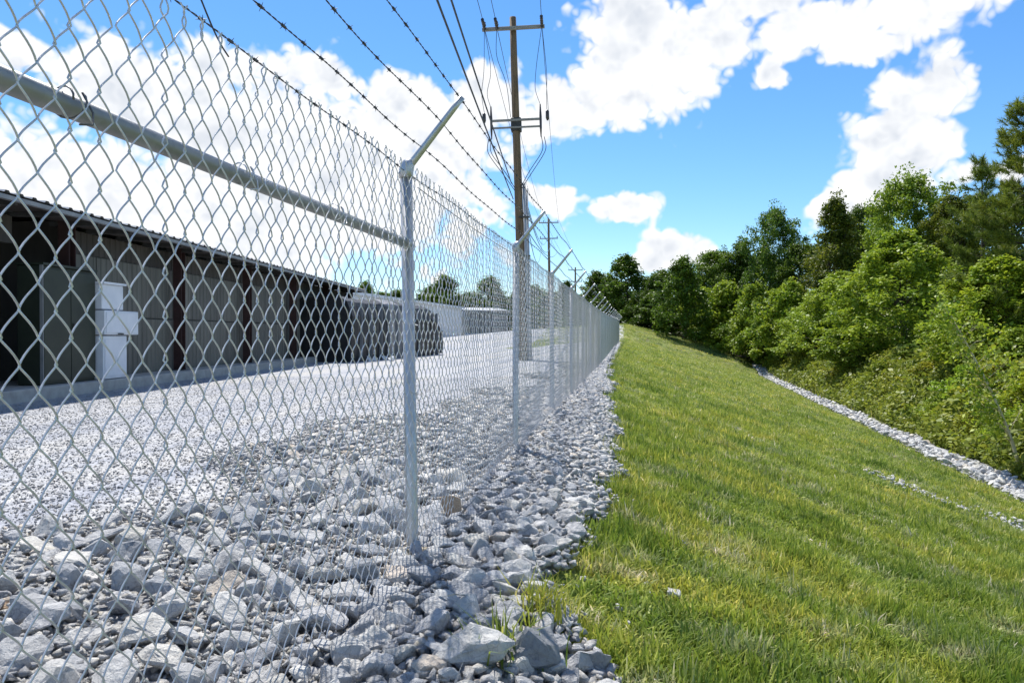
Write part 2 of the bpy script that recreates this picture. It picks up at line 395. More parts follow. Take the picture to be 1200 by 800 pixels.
# ------------------------------------------------------------------ terrain
def zf(Y): return .38 * sstep(20, 65, Y)
def Xd(Y): return 9.8 + .055 * (np.clip(Y, -20, 120) - 18)
def bumps(X, Y):
    return (.035 * np.sin(X * 1.7 + 1.3 * np.sin(Y * .6)) * np.sin(Y * 1.1 + .7) + .02 * np.sin(X * 3.9 + Y * 2.3) + .015 * np.sin(Y * 4.7 - X * 2.1))
def terrain(X, Y):
    X = np.asarray(X, float); Y = np.asarray(Y, float)
    f = zf(Y); xd = Xd(Y); t = np.clip((X - .5) / (xd - .5), 0, 1)
    yard = f * sstep(-8, -1, X)
    slope = f - (2.8 + f) * (t ** 1.04)
    z = np.where(X < .5, yard, slope)
    z = z + np.where(X > .8, bumps(X, Y) * sstep(.8, 2.5, X) * (1 - sstep(120, 200, np.abs(Y))), 0)
    z = z + 2.4 * sstep(1.0, 4.2, X - xd) + 2.0 * sstep(12, 60, X - xd)
    hump = 1.7 * sstep(64, 82, Y) * (1 - sstep(9, 22, X)) * sstep(-30, -6, X)
    return z + hump
def ter(x, y): return float(terrain(x, y))
def axis(*segs):
    out = []
    for a, b, s in segs: out += list(np.arange(a, b, s))
    return np.array(out + [segs[-1][1]])
def grid_mesh(name, xs, ys, fn, mat):
    X, Y = np.meshgrid(xs, ys, indexing='ij'); Z = fn(X, Y)
    V = np.stack([X, Y, Z], -1).reshape(-1, 3); nx, ny = len(xs), len(ys)
    i, j = np.meshgrid(np.arange(nx - 1), np.arange(ny - 1), indexing='ij'); a = (i * ny + j).ravel()
    return np_mesh(name, V, np.stack([a, a + ny, a + ny + 1, a + 1], -1), mat, True)
xs = axis((-1500, -100, 140), (-100, -4, 6), (-4, 22, .3), (22, 70, 2), (70, 1500, 110))
ys = axis((-600, -20, 58), (-20, -1, 1), (-1, 30, .3), (30, 100, .8), (100, 200, 10), (200, 2400, 110))
ground = link('ground', grid_mesh('ground', xs, ys, lambda X, Y: np.where((X < .2) & (Y < 130), terrain(X, Y) - .06 * (X > -70), terrain(X, Y)), M['turf'])); tag(ground, kind='structure')
def yard_z(X, Y):
    e = sstep(.45, .0, X) if False else np.clip((.55 - X) / .4, 0, 1)
    return terrain(np.minimum(X, .45), Y) - .05 + .05 * e + .03 * np.sin(X * .9) * np.sin(Y * .7 + X) * sstep(-1, -3, X) * 0 + np.where((X > -3.2) & (X < -.1), .05 * np.sin((X + 3.2) / 3.1 * math.pi), 0)
yard = link('gravel_yard', grid_mesh('gravel_yard', axis((-60, -4, 2), (-4, .55, .15)), axis((-12, 0, 1), (0, 20, .3), (20, 110, 2)), yard_z, M['gravel'])); tag(yard, kind='structure')

# ------------------------------------------------------------------ rocks
def hull(seed, n, sq=(1, .8, .62), bevel=0.0, sub=0):
    rr = random.Random(seed); bm = bmesh.new()
    for i in range(n):
        v = Vector((rr.gauss(0, 1), rr.gauss(0, 1), rr.gauss(0, 1))).normalized() * rr.uniform(.38, .52)
        bm.verts.new((v.x * sq[0], v.y * sq[1], v.z * sq[2]))
    r = bmesh.ops.convex_hull(bm, input=bm.verts[:])
    junk = [g for g in r['geom_interior'] if isinstance(g, bmesh.types.BMVert)] + [g for g in r['geom_unused'] if isinstance(g, bmesh.types.BMVert)]
    if junk: bmesh.ops.delete(bm, geom=list(set(junk)), context='VERTS')
    bmesh.ops.dissolve_limit(bm, angle_limit=math.radians(14), verts=bm.verts[:], edges=bm.edges[:])
    if bevel: bmesh.ops.bevel(bm, geom=bm.edges[:], offset=bevel, segments=1, profile=.6, affect='EDGES')
    bmesh.ops.triangulate(bm, faces=bm.faces[:])
    if bevel:
        bmesh.ops.subdivide_edges(bm, edges=[e for e in bm.edges if e.calc_length() > .16], cuts=1)
        bmesh.ops.triangulate(bm, faces=bm.faces[:])
        for v in bm.verts:
            q = v.co + Vector((seed * 3.1, 0, 0))
            v.co += v.co.normalized() * (.075 * mnoise.noise(q * 3.2) + .035 * mnoise.noise(q * 9))
    bmesh.ops.recalc_face_normals(bm, faces=bm.faces[:])
    me = bpy.data.meshes.new('rock'); bm.to_mesh(me); bm.free()
    return me
SHAPES = [(1, .82, .6), (1, .7, .5), (1, .9, .75), (1, .62, .45), (1, .85, .4), (.9, .9, .7)]
NEAR = []
for k in range(20):
    me = hull(100 + k, 11 + k % 8, SHAPES[k % 6], .028); me.materials.append(M['rock']); NEAR.append(me)
def arr(me):
    V = np.zeros(len(me.vertices) * 3, np.float32); me.vertices.foreach_get('co', V)
    F = np.array([tuple(p.vertices) for p in me.polygons], dtype=np.int32); return V.reshape(-1, 3), F
LOW = [arr(hull(300 + k, 8 + k % 4, SHAPES[k % 6])) for k in range(14)]
TINY = [arr(hull(400 + k, 6, SHAPES[k % 6])) for k in range(10)]
def eul(rng, n, flat=.5):
    a = rng.uniform(-flat, flat, n); b = rng.uniform(-flat, flat, n); c = rng.uniform(0, 2 * np.pi, n)
    ca, sa, cb, sb, cc, sc_ = np.cos(a), np.sin(a), np.cos(b), np.sin(b), np.cos(c), np.sin(c)
    R = np.zeros((n, 3, 3))
    R[:,0,0]=cc*cb; R[:,0,1]=cc*sb*sa-sc_*ca; R[:,0,2]=cc*sb*ca+sc_*sa
    R[:,1,0]=sc_*cb; R[:,1,1]=sc_*sb*sa+cc*ca; R[:,1,2]=sc_*sb*ca-cc*sa
    R[:,2,0]=-sb; R[:,2,1]=cb*sa; R[:,2,2]=cb*ca
    return R
def scatter_joined(name, rng, P, S, lib, mat, flat=.6):
    Vs, Fs, o = [], [], 0; which = rng.integers(0, len(lib), len(P)); R = eul(rng, len(P), flat)
    for k, (V, F) in enumerate(lib):
        idx = np.where(which == k)[0]
        if not len(idx): continue
        vv = np.einsum('nij,vj->nvi', R[idx], V) * S[idx][:, None, None] + P[idx][:, None, :]
        ff = F[None] + (np.arange(len(idx)) * len(V))[:, None, None] + o
        Vs.append(vv.reshape(-1, 3)); Fs.append(ff.reshape(-1, 3)); o += len(idx) * len(V)
    return np_mesh(name, np.concatenate(Vs), np.concatenate(Fs), mat)
def pack(rng, n_try, xf, yr, sf, gap=.78):
    """dart throwing of discs, big ones first; xf(y)->(x0,x1); sf(x,y,u)->size"""
    y = rng.uniform(*yr, n_try); lo, hi = xf(y); x = lo + (hi - lo) * rng.random(n_try)
    s = sf(x, y, rng.random(n_try)); order = np.argsort(-s); cell = .3; G = {}; keep = []
    for i in order:
        cx, cy = int(x[i] // cell), int(y[i] // cell); ok = True
        for a in (-1, 0, 1):
            for b_ in (-1, 0, 1):
                for (px, py, ps) in G.get((cx + a, cy + b_), ()):
                    if (px - x[i]) ** 2 + (py - y[i]) ** 2 < (gap * .5 * (ps + s[i])) ** 2: ok = False; break
                if not ok: break
            if not ok: break
        if ok: G.setdefault((cx, cy), []).append((x[i], y[i], s[i])); keep.append(i)
    return x[keep], y[keep], s[keep]
rng = np.random.default_rng(11)
def edge(y):     # the ragged right border of the rock strip
    k = np.interp(y, [1, 2, 2.4, 2.8, 3.2, 3.8, 4.5, 5.3, 6.2, 7.2, 8.5, 10, 12, 15, 19, 26, 40, 64], [1.0, .95, .86, .68, .62, .68, .78, .78, .88, .78, .84, .68, .62, .54, .44, .22, .06, .03])
    return k + .04 * np.sin(y * 5.3 + 1) + .035 * np.sin(y * 11.7) + sstep(8, 12, y) * (.09 * np.sin(y * 1.35 + .5) + .07 * np.sin(y * 2.9)) * (1 - .6 * sstep(25, 40, y))
def base_z(x, y): return np.where(x < .5, np.maximum(yard_z(np.minimum(x, .5), y), np.where(x > -.15, terrain(x, y), -9)), terrain(x, y))
bed_out = link('rock_strip', grid_mesh('rock_strip', axis((.02, 1.0, .07)), axis((-.5, 14, .14), (14, 64, .5)),
    lambda X, Y: np.maximum(base_z(X, Y), terrain(X, Y)) + .045 * np.clip((edge(Y) - X) / .15, -1.5, 1), M['bed'])); tag(bed_out, kind='structure')
def place_rocks(parent, x, y, s, zlift, rng, count, score):
    order = np.argsort(-score); big = order[:count]; rest = order[count:]
    for i in big:
        o = link('rock', NEAR[int(rng.integers(0, len(NEAR)))], parent)
        o.location = (x[i], y[i], float(base_z(x[i], y[i])) + zlift(x[i], y[i]) + s[i] * .17)
        o.rotation_euler = (rng.uniform(-.55, .55), rng.uniform(-.55, .55), rng.uniform(0, 6.28))
        k = s[i] * rng.uniform(1.05, 1.3); o.scale = (k, k * rng.uniform(.85, 1.1), k * rng.uniform(.85, 1.2))
    return rest
# outside strip
def s_out(x, y, u): return np.where(y < 4.2, .048 + .105 * u ** 2.6, .046 + .075 * u ** 2.4) * (1 + .25 * sstep(20, 60, y))
x, y, s = pack(rng, 42000, lambda y: (-.02, np.maximum(edge(y), .06)), (1.2, 46), s_out, .60)
d_ = (y + .3); sc = s / d_
rest = place_rocks(bed_out, x, y, s, lambda a, b: .045, rng, 290, np.where(y > 1.6, sc, 0))
P = np.stack([x[rest], y[rest], base_z(x[rest], y[rest]) + .045 + s[rest] * .15], -1)
st = link('small_rocks', scatter_joined('small_rocks', rng, P, s[rest] * 1.2, LOW, M['rock']), bed_out); tag(st, kind='stuff')
# lower filling layer
n = 12000; yy = 1.2 + 21 * rng.random(n) ** 1.4; xx = -.05 + rng.uniform(0, 1, n) * (edge(yy) + .12)
P = np.stack([xx, yy, base_z(xx, yy) + rng.uniform(.042, .075, n)], -1)
st = link('rock_chips', scatter_joined('rock_chips', rng, P, rng.uniform(.03, .09, n), LOW[:6], M['rock']), bed_out); tag(st, kind='stuff')
n = 260; yy = 1.8 + 30 * rng.random(n) ** 1.6; xx = edge(yy) + .03 + .42 * rng.random(n) ** 2.0
P = np.stack([xx, yy, terrain(xx, yy) + .012], -1)
st = link('stray_rocks', scatter_joined('stray_rocks', rng, P, .04 + .08 * rng.random(n) ** 1.5, LOW, M['rock']), bed_out); tag(st, kind='stuff')
# inside bank
def in_lo(y): return -1.75 - .35 * np.sin(y * 1.15 + .4) - .25 * np.sin(y * 2.7) + .9 * sstep(8, 13, y)
bed_in = link('rock_bank', grid_mesh('rock_bank', axis((-2.4, -.02, .12)), axis((-.5, 16, .15), (16, 30, .6)),
    lambda X, Y: yard_z(X, Y) + .055 * np.clip((X - in_lo(Y)) / .3, -2, 1) , M['bed'])); tag(bed_in, kind='structure')
def s_in(x, y, u): return np.where(y < 4.8,   .047 + .155 * u ** 3.8, .045 + .12 * u ** 3.6)
x, y, s = pack(rng, 22000, lambda y: (in_lo(y), -.03), (1.0, 26), s_in, .68)
m_ = rng.random(len(x)) < np.where(s < .1, .75, 1)
x, y, s = x[m_], y[m_], s[m_]
rest = place_rocks(bed_in, x, y, s, lambda a, b: .05, rng, 290, s / (y + .5 - .3 * x))
P = np.stack([x[rest], y[rest], base_z(x[rest], y[rest]) + .05 + s[rest] * .15], -1)
st = link('small_rocks', scatter_joined('small_rocks', rng, P, s[rest] * 1.2, LOW, M['rock']), bed_in); tag(st, kind='stuff')
n = 36000; yy = 1 + 19 * rng.random(n) ** 1.5; xx = in_lo(yy) * 1.12 * rng.random(n)
P = np.stack([xx, yy, base_z(xx, yy) + rng.uniform(.052, .085, n)], -1)
st = link('rock_chips', scatter_joined('rock_chips', rng, P, rng.uniform(.018, .07, n), LOW[:6], M['rock']), bed_in); tag(st, kind='stuff')
# loose yard gravel (stones one can just make out)
n = 60000; yy = 2.0 + 15 * rng.random(n) ** 1.3; xx = -1.0 - (1.2 + .62 * yy) * rng.random(n) ** 1.0
P = np.stack([xx, yy, yard_z(xx, yy) + .004], -1)
st = link('loose_gravel', scatter_joined('loose_gravel', rng, P, (.010 + .034 * rng.random(n) ** 2.4), TINY, M['rock_pale'])); tag(st, 'loose pale grey gravel spread over the yard behind the fence', 'gravel', kind='stuff')

# ditch lined with rock at the foot of the slope
ditch = link('rock_ditch', grid_mesh('rock_ditch', np.linspace(0, 1.25, 9), axis((10, 75, .6)), lambda X, Y: X * 0, M['gravel']))
co = np.zeros(len(ditch.data.vertices) * 3, np.float32); ditch.data.vertices.foreach_get('co', co); co = co.reshape(-1, 3)
u = co[:, 0].copy(); co[:, 0] = Xd(co[:, 1]) - .15 + u; co[:, 2] = terrain(co[:, 0], co[:, 1]) + .05 + .10 * np.sin(u / 1.25 * math.pi); ditch.data.vertices.foreach_set('co', co.ravel()); tag(ditch, kind='structure')
x, y, s = pack(rng, 22000, lambda y: (Xd(y) - .25 + .1 * np.sin(y * 1.3), Xd(y) + .62 + .2 * np.sin(y * .9 + 1)), (11, 72), lambda x, y, u: .09 + .17 * u ** 2.6, .74)
zt = terrain(x, y) + .12
order = np.argsort(-s / (y + 4)); big, rest = order[:260], order[260:]
for i in big:
    o = link('rock', NEAR[int(rng.integers(0, 20))], ditch); o.location = (x[i], y[i], zt[i] + s[i] * .2)
    o.rotation_euler = (rng.uniform(-.6, .6), rng.uniform(-.6, .6), rng.uniform(0, 6.28)); o.scale = (s[i] * 1.25,) * 3
P = np.stack([x[rest], y[rest], zt[rest] + s[rest] * .18], -1)
st = link('small_rocks', scatter_joined('small_rocks', rng, P, s[rest] * 1.2, LOW, M['rock']), ditch); tag(st, kind='stuff')
# washed-out stones lower on the lawn
n = 420; q = rng.random(n); xx = 5.2 + 3.0 * q + rng.normal(0, .16, n); yy = 13.4 - 1.4 * q + rng.normal(0, .35, n)
P = np.stack([xx, yy, terrain(xx, yy) + .05], -1)
st = link('washed_stones', scatter_joined('washed_stones', rng, P, rng.uniform(.05, .17, n), LOW, M['rock'])); tag(st, 'small grey stones washed out across the lower lawn near the ditch', 'stones', kind='stuff')
# distinctive loose stones
def lone(px, py, zg, size, label, mat, seed, rot, sq=(1, .8, .6), lift=.0, npt=12):
    d = (CAM[2] - zg) / ((py - HOR) / FPX); w = W(pxr(px, d), d)
    z = float(base_z(w[0], w[1])) + .05
    d = (CAM[2] - z) / ((py - HOR) / FPX); w = W(pxr(px, d), d); z = float(base_z(w[0], w[1])) + .05
    me = hull(seed, npt, sq, .02); me.materials.append(M[mat])
    o = link('stone', me, None, (w[0], w[1], z + size * sq[2] * (.35 if zg > -.1 else -.45) + lift), rot, (size,) * 3); tag(o, label, 'stone'); return o
lone(626, 782, 0, .27, 'large pale cracked limestone block beside the weed tufts at the lawn edge', 'rock_pale', 901, (.25, .1, .5), (1, .8, .62))
lone(556, 776, 0, .26, 'long pale grey wedge-shaped rock lying left of the small weed tuft', 'rock', 902, (.1, -.2, .2), (1.15, .7, .55))
lone(694, 790, 0, .17, 'rough grey stone half sunk in the lawn edge near the cracked block', 'rock_pale', 903, (.2, .3, .9), (1, .8, .7))
lone(641, 640, 0, .20, 'long flat pale slab lying across the edge of the lawn', 'rock_pale', 904, (.05, .05, .25), (1.3, .5, .38))
lone(528, 606, 0, .17, 'rusty tan rock at the foot of the fence mesh', 'rock_tan', 905, (.2, .1, .8), (1, .75, .7), .03)
lone(12, 716, 0, .12, 'orange-tan flat stone lying on the gravel inside the fence', 'rock_tan', 906, (.0, .1, .3), (1, .8, .4))
lone(788, 690, -.3, .12, 'small grey stone showing through the grass of the slope', 'rock', 907, (.2, .0, .3), (1, .8, .6))
lone(800, 634, -.3, .10, 'whitish stone lying in the thin dry patch of grass', 'rock_pale', 908, (.1, .2, 1.3), (1, .8, .5))

# ------------------------------------------------------------------ chain-link fence
FH = 1.80; PITCH = 3.05; Y0 = .23; NP = 22
fence = empty('chain_link_fence', (0, 0, 0)); tag(fence, 'galvanised chain-link fence topped with barbed wire on slanted arms', 'fence')
MW, MH, WR = .073, .0905, .0019
FX = .036
def strand(top_var, npt, sides, rad):
    """one woven wire: zigzag, '/' legs in front, '\\' legs behind; top_var 0 ends at its right turn, 1 at its left"""
    nh = 39                                           # half turns from the top down
    A = MW / 4 + .0016; ax = .0040; ts = np.linspace(0, nh, nh * npt + 1)
    tri = 1 - 2 * np.abs(((ts) % 2) - 1)              # -1..1 triangle, 0 -> -1
    th = np.pi * ts; y = .80 * tri + .20 * -np.cos(th)
    y = y * A * (-1 if top_var == 0 else 1); x = ax * np.sin(th) * (-1 if top_var == 0 else 1)
    z = FH - .035 - ts * MH / 2
    pts = np.stack([x, y, z], -1)
    s = (1 if top_var == 0 else -1)
    # twisted selvage: the pair winds upward and its tips splay
    k = 8; q = np.linspace(1, 0, k)
    yk = s * MW / 4
    ph = q * 2.2 * math.pi + (0 if top_var == 0 else math.pi)
    ty = yk + (.0024 + .007 * np.clip(q - .72, 0, 1) / .28) * np.cos(ph) * 1; tx = .0026 * np.sin(ph)
    tz = FH - .035 + .003 + q * .045
    pts = np.concatenate([np.stack([tx, ty, tz], -1), pts])
    return tube_np(pts, rad, sides)
def tube_np(pts, rad, n):
    m = len(pts); t = np.gradient(pts, axis=0); t /= np.linalg.norm(t, axis=1)[:, None] + 1e-9
    ref = np.array([1., 0, 0]); n1 = np.cross(t, ref); n1 /= np.linalg.norm(n1, axis=1)[:, None] + 1e-9; n2 = np.cross(t, n1)
    an = 2 * np.pi * np.arange(n) / n
    V = pts[:, None, :] + rad * (np.cos(an)[None, :, None] * n1[:, None, :] + np.sin(an)[None, :, None] * n2[:, None, :])
    i, k = np.meshgrid(np.arange(m - 1), np.arange(n), indexing='ij'); k2 = (k + 1) % n
    F = np.stack([i * n + k, i * n + k2, (i + 1) * n + k2, (i + 1) * n + k], -1).reshape(-1, 4)
    return V.reshape(-1, 3), F
def wav(y): return .006 * np.sin(y * 2.1 + .5) + .004 * np.sin(y * 5.3)
def top_dip(y):
    f = (y - Y0) % PITCH / PITCH
    return -.018 * np.sin(np.pi * f) - (.02 * (1 - sstep(1.2, 3.0, y)))
wireM = []
for v in (0, 1):
    V, F = strand(v, 5, 6, WR); wireM.append(np_mesh('wire', V, F, M['wire'], True))
YS = 0.86; nn = int((Y0 + PITCH * (NP - 1) - YS) / (MW / 2)); N_IND = 270
farV, farF, o = [], [], 0
L2 = [strand(v, 2, 3, WR) for v in (0, 1)]; L1 = [strand(v, 1, 3, WR) for v in (0, 1)]
for i in range(nn):
    yy = YS + i * MW / 2
    px_ = FX + float(wav(yy)); dz = float(zf(yy)) + float(top_dip(yy))
    if i < N_IND:
        w = link('wire', wireM[i % 2], fence, (px_, yy, dz), (rng.normal(0, .002), rng.normal(0, .002), 0))
    else:
        V, F = (L2 if yy < 24 else L1)[i % 2]
        farV.append(V + np.array([px_, yy, dz])); farF.append(F + o); o += len(V)
w = link('wire_mesh', np_mesh('wire_mesh', np.concatenate(farV), np.concatenate(farF), M['wire'], True), fence); tag(w, kind='stuff')
rr = random.Random(3)
ARM_DX, ARM_DZ = .255, .315
arm_pts = []
for j in range(NP):
    y = Y0 + PITCH * j; g = float(zf(y)); lx = rr.uniform(-.012, .012); ly = rr.uniform(-.012, .012)
    if j == 1: lx = -.03
    heavy = j in (0, 1)
    R = .0285 if heavy else .0265
    b = MB().tube([(0, y, g - .3), (lx * .1, y, g), (lx, y + ly, g + FH + .015)], R, 14)
    post = b.build('post', M['galv'], fence, True)
    ks = 1 + rr.uniform(-.05, .05); bx, bz = lx, g + FH + .012
    if j in (5, 6): ks *= .96
    # arm: cup over the post, then a tapering pressed-steel arm
    cap = MB().tube([(bx, y + ly, bz - .03), (bx, y + ly, bz + .004), (bx + .012, y + ly, bz + .035), (bx + .03, y + ly, bz + .05)], [R + .005, R + .006, R + .002, .018], 12)
    cap.build('arm_cup', M['galv'], post, True)
    n_ = 7; q = np.linspace(0, 1, n_)
    arm = MB()
    P0 = np.array([bx + .002, y + ly, bz + .008]); P1 = np.array([bx + ARM_DX * ks, y + ly, bz + ARM_DZ * ks])
    pts = P0[None] + (P1 - P0)[None] * q[:, None]; arm.tube(pts, .0185 - .0045 * q, 10); arm.build('arm', M['galv'], post, True)
    arm_pts.append((P0, P1))
    # concrete footing collar
    ft = MB().tube([(0, y, g - .25), (0, y, g + (.06 if j == 1 else .02)), (0, y, g + (.075 if j == 1 else .03))], [.1, .1, .085], 14)
    ft.build('footing', M['footing'], fence)
    if j < 9:
        ties = MB()
        for hz in (.35, .75, 1.1, 1.45, 1.7):
            a = np.linspace(0, 2 * np.pi, 14); hh = hz + rr.uniform(-.05, .05)
            ties.tube(np.stack([lx * hh / 1.8 + (R + .006) * np.cos(a) + .004, y + (R + .004) * np.sin(a), g + hh + .012 * np.sin(a * .5)], -1), .0019, 5)
        ties.build('tie_wires', M['wire'], post, True)
# brace rail of the first bay
ra, rb = Y0, Y0 + PITCH
rail = MB().tube([(-.006, ra + .03, 1.476), (-.008, (ra + rb) / 2, 1.470), (-.02, rb - .03, 1.476)], .0215, 14).build('brace_rail', M['rail'], fence, True)
MB().tube([(-.02, rb - .075, 1.4757), (-.02, rb - .028, 1.476)], .027, 14).build('rail_end_cup', M['galv'], rail, True)
for yy in (1.16, 1.75, 2.35, 2.9):
    a = np.linspace(0, 2 * np.pi * 1.15, 18); tt = np.stack([.004 + (.026 + .006 * (a / 7)) * np.cos(a), yy + .012 * a / 3 - .01, 1.473 + .027 * np.sin(a)], -1)
    tail = np.array([[.036, yy + .03, 1.46], [.045, yy + .018, 1.435], [.036, yy - .004, 1.43]])
    MB().tube(np.concatenate([tt, tail]), .0019, 6).build('tie_wire', M['tie'] if yy < 1.3 else M['wire'], rail, True)
# tension wire under the knuckles
ty = np.arange(Y0 + PITCH, Y0 + PITCH * (NP - 1), .5)
MB().tube(np.stack([.024 + 0 * ty, ty, zf(ty) + FH - .062 + top_dip(ty)], -1), .0026, 6).build('tension_wire', M['tie'], fence, True)
# barbed wires
def barbed(name, frac, off_z, sag):
    mb = MB(); Ys, Xs, Zs = [], [], []
    ctrl = []
    for (P0, P1) in arm_pts:
        p = P0 + (P1 - P0) * frac; ctrl.append((p[0], p[1], p[2] + off_z))
    ctrl = np.array(ctrl); y = np.concatenate([np.arange(ctrl[0, 1], 13, .0155), np.arange(13, ctrl[-1, 1], .25)])
    x = np.interp(y, ctrl[:, 1], ctrl[:, 0]); z = np.interp(y, ctrl[:, 1], ctrl[:, 2])
    f = ((y - Y0) % PITCH) / PITCH; z = z - sag * 4 * f * (1 - f) + .004 * np.sin(y * 5 + frac * 9) ; x = x + .004 * np.sin(y * 3.3 + frac * 5)
    near = y < 13
    ph = y[near] * 2 * np.pi / .062
    for s_ in (0, math.pi):
        mb.tube(np.stack([x[near] + .0016 * np.cos(ph + s_), y[near], z[near] + .0016 * np.sin(ph + s_)], -1), .0013, 5)
    far = y >= 12.98
    mb.tube(np.stack([x[far], y[far], z[far]], -1), .0021, 4)
    wire = mb.build('barbed_wire', M['barb'], fence, True)
    bb = MB(); r2 = random.Random(int(frac * 100) + 1)
    for yb in np.arange(.6 + frac * .06, 30, .127):
        xb = float(np.interp(yb, y, x)); zb = float(np.interp(yb, y, z))
        a0 = r2.uniform(0, 3.1)
        for k in (0, 1):
            a = a0 + k * 1.5 + r2.uniform(-.2, .2); dx, dz = math.cos(a) * .0125, math.sin(a) * .0125; sk = r2.uniform(-.006, .006)
            bb.tube([(xb - dx, yb + k * .006 - sk, zb - dz), (xb, yb + k * .006, zb), (xb + dx, yb + k * .006 + sk, zb + dz)], [.0006, .0017, .0006], 4)
        if yb < 14:
            bb.tube([(xb, yb - .007, zb), (xb, yb + .012, zb)], .0046, 6)
    o = bb.build('barbs', M['barb'], wire); tag(o, kind='stuff')
barbed('a', .97, .004, .012); barbed('b', .62, .012, .018); barbed('c', .27, .018, .015); barbed('d', .0, -.006, .004)
# loose end of old wire curling off the lowest strand
a = np.linspace(0, 1, 26)
MB().tube(np.stack([.05 + .03 * np.sin(a * 5), 1.05 + .62 * a, 1.77 + .085 * np.sin(a * 3.0) + .02 * np.sin(a * 11) - .02 * a], -1), .0022, 5).build('loose_wire_end', M['barb'], fence, True)

# ------------------------------------------------------------------ long warehouse behind the yard
BA = PSI - math.radians(1.0)
def fac(d): return W(-8.21 + .0175 * d, d)
bo = fac(13.1)
bld = empty('warehouse', bo, BA); tag(bld, 'long low warehouse with maroon columns and weathered beige sheet walls', 'building')
EAVE = 3.12; CP = 4.25; YA, YB = -9.3, 21.6
MB().box(-13, .46, YA, YB, -.3, .20).build('foundation_slab', M['concrete'], bld, bevel=.015)
for k in range(-2, 6):
    y = k * CP
    MB().box(-.10, .10, y - .10, y - .088, .2, EAVE - .03).box(-.10, .10, y + .088, y + .10, .2, EAVE - .03).box(-.012, .012, y - .088, y + .088, .2, EAVE - .03).build('column', M['maroon'], bld)
    MB().box(-.18, .18, y - .18, y + .18, .2, .215).build('base_plate', M['seam'], bld)
rr = random.Random(8)
def ribbed(y0, y1, z0, z1, x, depth=.018, ribs=5):
    mb = MB(); ys_ = []; w = (y1 - y0) / ribs
    prof = []
    for i in range(ribs):
        a = y0 + i * w; prof += [(a, 0), (a + w * .62, 0), (a + w * .70, depth), (a + w * .92, depth)]
    prof.append((y1, 0)); b = 0
    for (yy, dd) in prof: mb.v += [(x + dd, yy, z0), (x + dd, yy, z1), (x - .03, yy, z0), (x - .03, yy, z1)]
    n_ = len(prof)
    for i in range(n_ - 1):
        p = 4 * i; q = p + 4
        mb.f += [(p, q, q + 1, p + 1), (p + 2, p + 3, q + 3, q + 2), (p + 1, q + 1, q + 3, p + 3), (p, p + 2, q + 2, q)]
    mb.f += [(0, 1, 3, 2), (4*n_-4, 4*n_-2, 4*n_-1, 4*n_-3)]
    return mb
for k in range(0, 6):
    y0 = .3 if k == 0 else k * CP + .005; y1 = min((k + 1) * CP - .005, YB - .01); nsh = 4; wsh = (y1 - y0) / nsh
    for i in range(nsh):
        for (z0, z1) in ((.20, 1.385), (1.415, 2.56)):
            jx = rr.uniform(-.012, .012)
            ribbed(y0 + i * wsh + .006, y0 + (i + 1) * wsh - .006, z0 + rr.uniform(0, .01), z1, -.24 + jx).build('wall_sheet', M['panel'], bld)
        ribbed(y0 + i * wsh + .006, y0 + (i + 1) * wsh - .006, 2.585, EAVE - .12, -.262).build('upper_shade_sheet', M['upper'], bld)  # top tier under the overhang, its shade put into the sheet colour
    MB().box(-.36, -.276, y0, y1, .2, EAVE - .12).build('wall_backing', M['seam'], bld)
MB().box(-13, -12.9, YA, YB, .2, EAVE + .5).build('rear_wall', M['upper'], bld)
MB().box(-12.9, -.3, YB - .12, YB - .02, .2, EAVE).build('end_wall', M['panel'], bld)
MB().box(-12.9, -.3, YA + .02, YA + .12, .2, EAVE).build('end_wall', M['panel'], bld)
MB().box(-12.88, -.3, .32, .42, .2, EAVE).build('inner_wall', M['upper'], bld)
MB().box(-.36, -.25, YA, -1.05, 2.55, EAVE - .12).build('bay_header', M['upper'], bld)
# roof: ribbed sheet with an overhang, pale gutter trim
mb = MB(); xs_ = np.array([.62, -6.5, -13.2]); zs_ = np.array([EAVE, EAVE + .62, EAVE - .0])
ny = int((YB - YA + .4) / .30)
for i in range(ny + 1):
    for dy, dz in ((0, 0), (.17, 0), (.20, .035), (.27, .035)):
        y = YA - .2 + i * .30 + dy
        for xx, zz in zip(xs_, zs_): mb.v.append((xx, y, zz + dz + .012))
n_ = len(mb.v) // 3
for i in range(n_ - 1):
    for k in (0, 1): mb.f.append((3*i+k, 3*i+3+k, 3*i+4+k, 3*i+1+k))
roof = mb.build('roof', M['roof'], bld)
MB().box(-.2, .60, YA - .15, YB + .15, EAVE - .055, EAVE - .03).build('soffit', M['upper'], roof)
MB().box(.60, .68, YA - .2, YB + .25, EAVE - .10, EAVE - .035).build('gutter', M['trim'], roof)
for k in range(-8, 21):
    MB().box(-.3, .58, k * 1.06 - .03, k * 1.06 + .03, EAVE - .13, EAVE - .057).build('rafter_tail', M['seam'], roof)
# green cabinet standing on the slab edge
gc = empty('steel_cabinet', bo, BA); tag(gc, 'dark green double-door steel cabinet against the warehouse wall', 'cabinet')
MB().box(-.2, .22, -1.02, .46, .205, 2.2).build('cabinet_body', M['green'], gc, bevel=.012)
for (a, b_) in ((-1.0, -.29), (-.27, .44)): MB().box(.222, .245, a, b_, .26, 2.15).build('door', M['green'], gc, bevel=.004)
MB().box(.247, .275, -.235, -.20, 1.08, 1.24).build('handle', M['seam'], gc)
MB().box(-.22, .27, -1.05, .48, 2.202, 2.24).build('top_cap', M['green'], gc)
MB().box(.20, .255, -1.045, -1.03, .205, 2.2).build('edge_trim', M['trim'], gc)
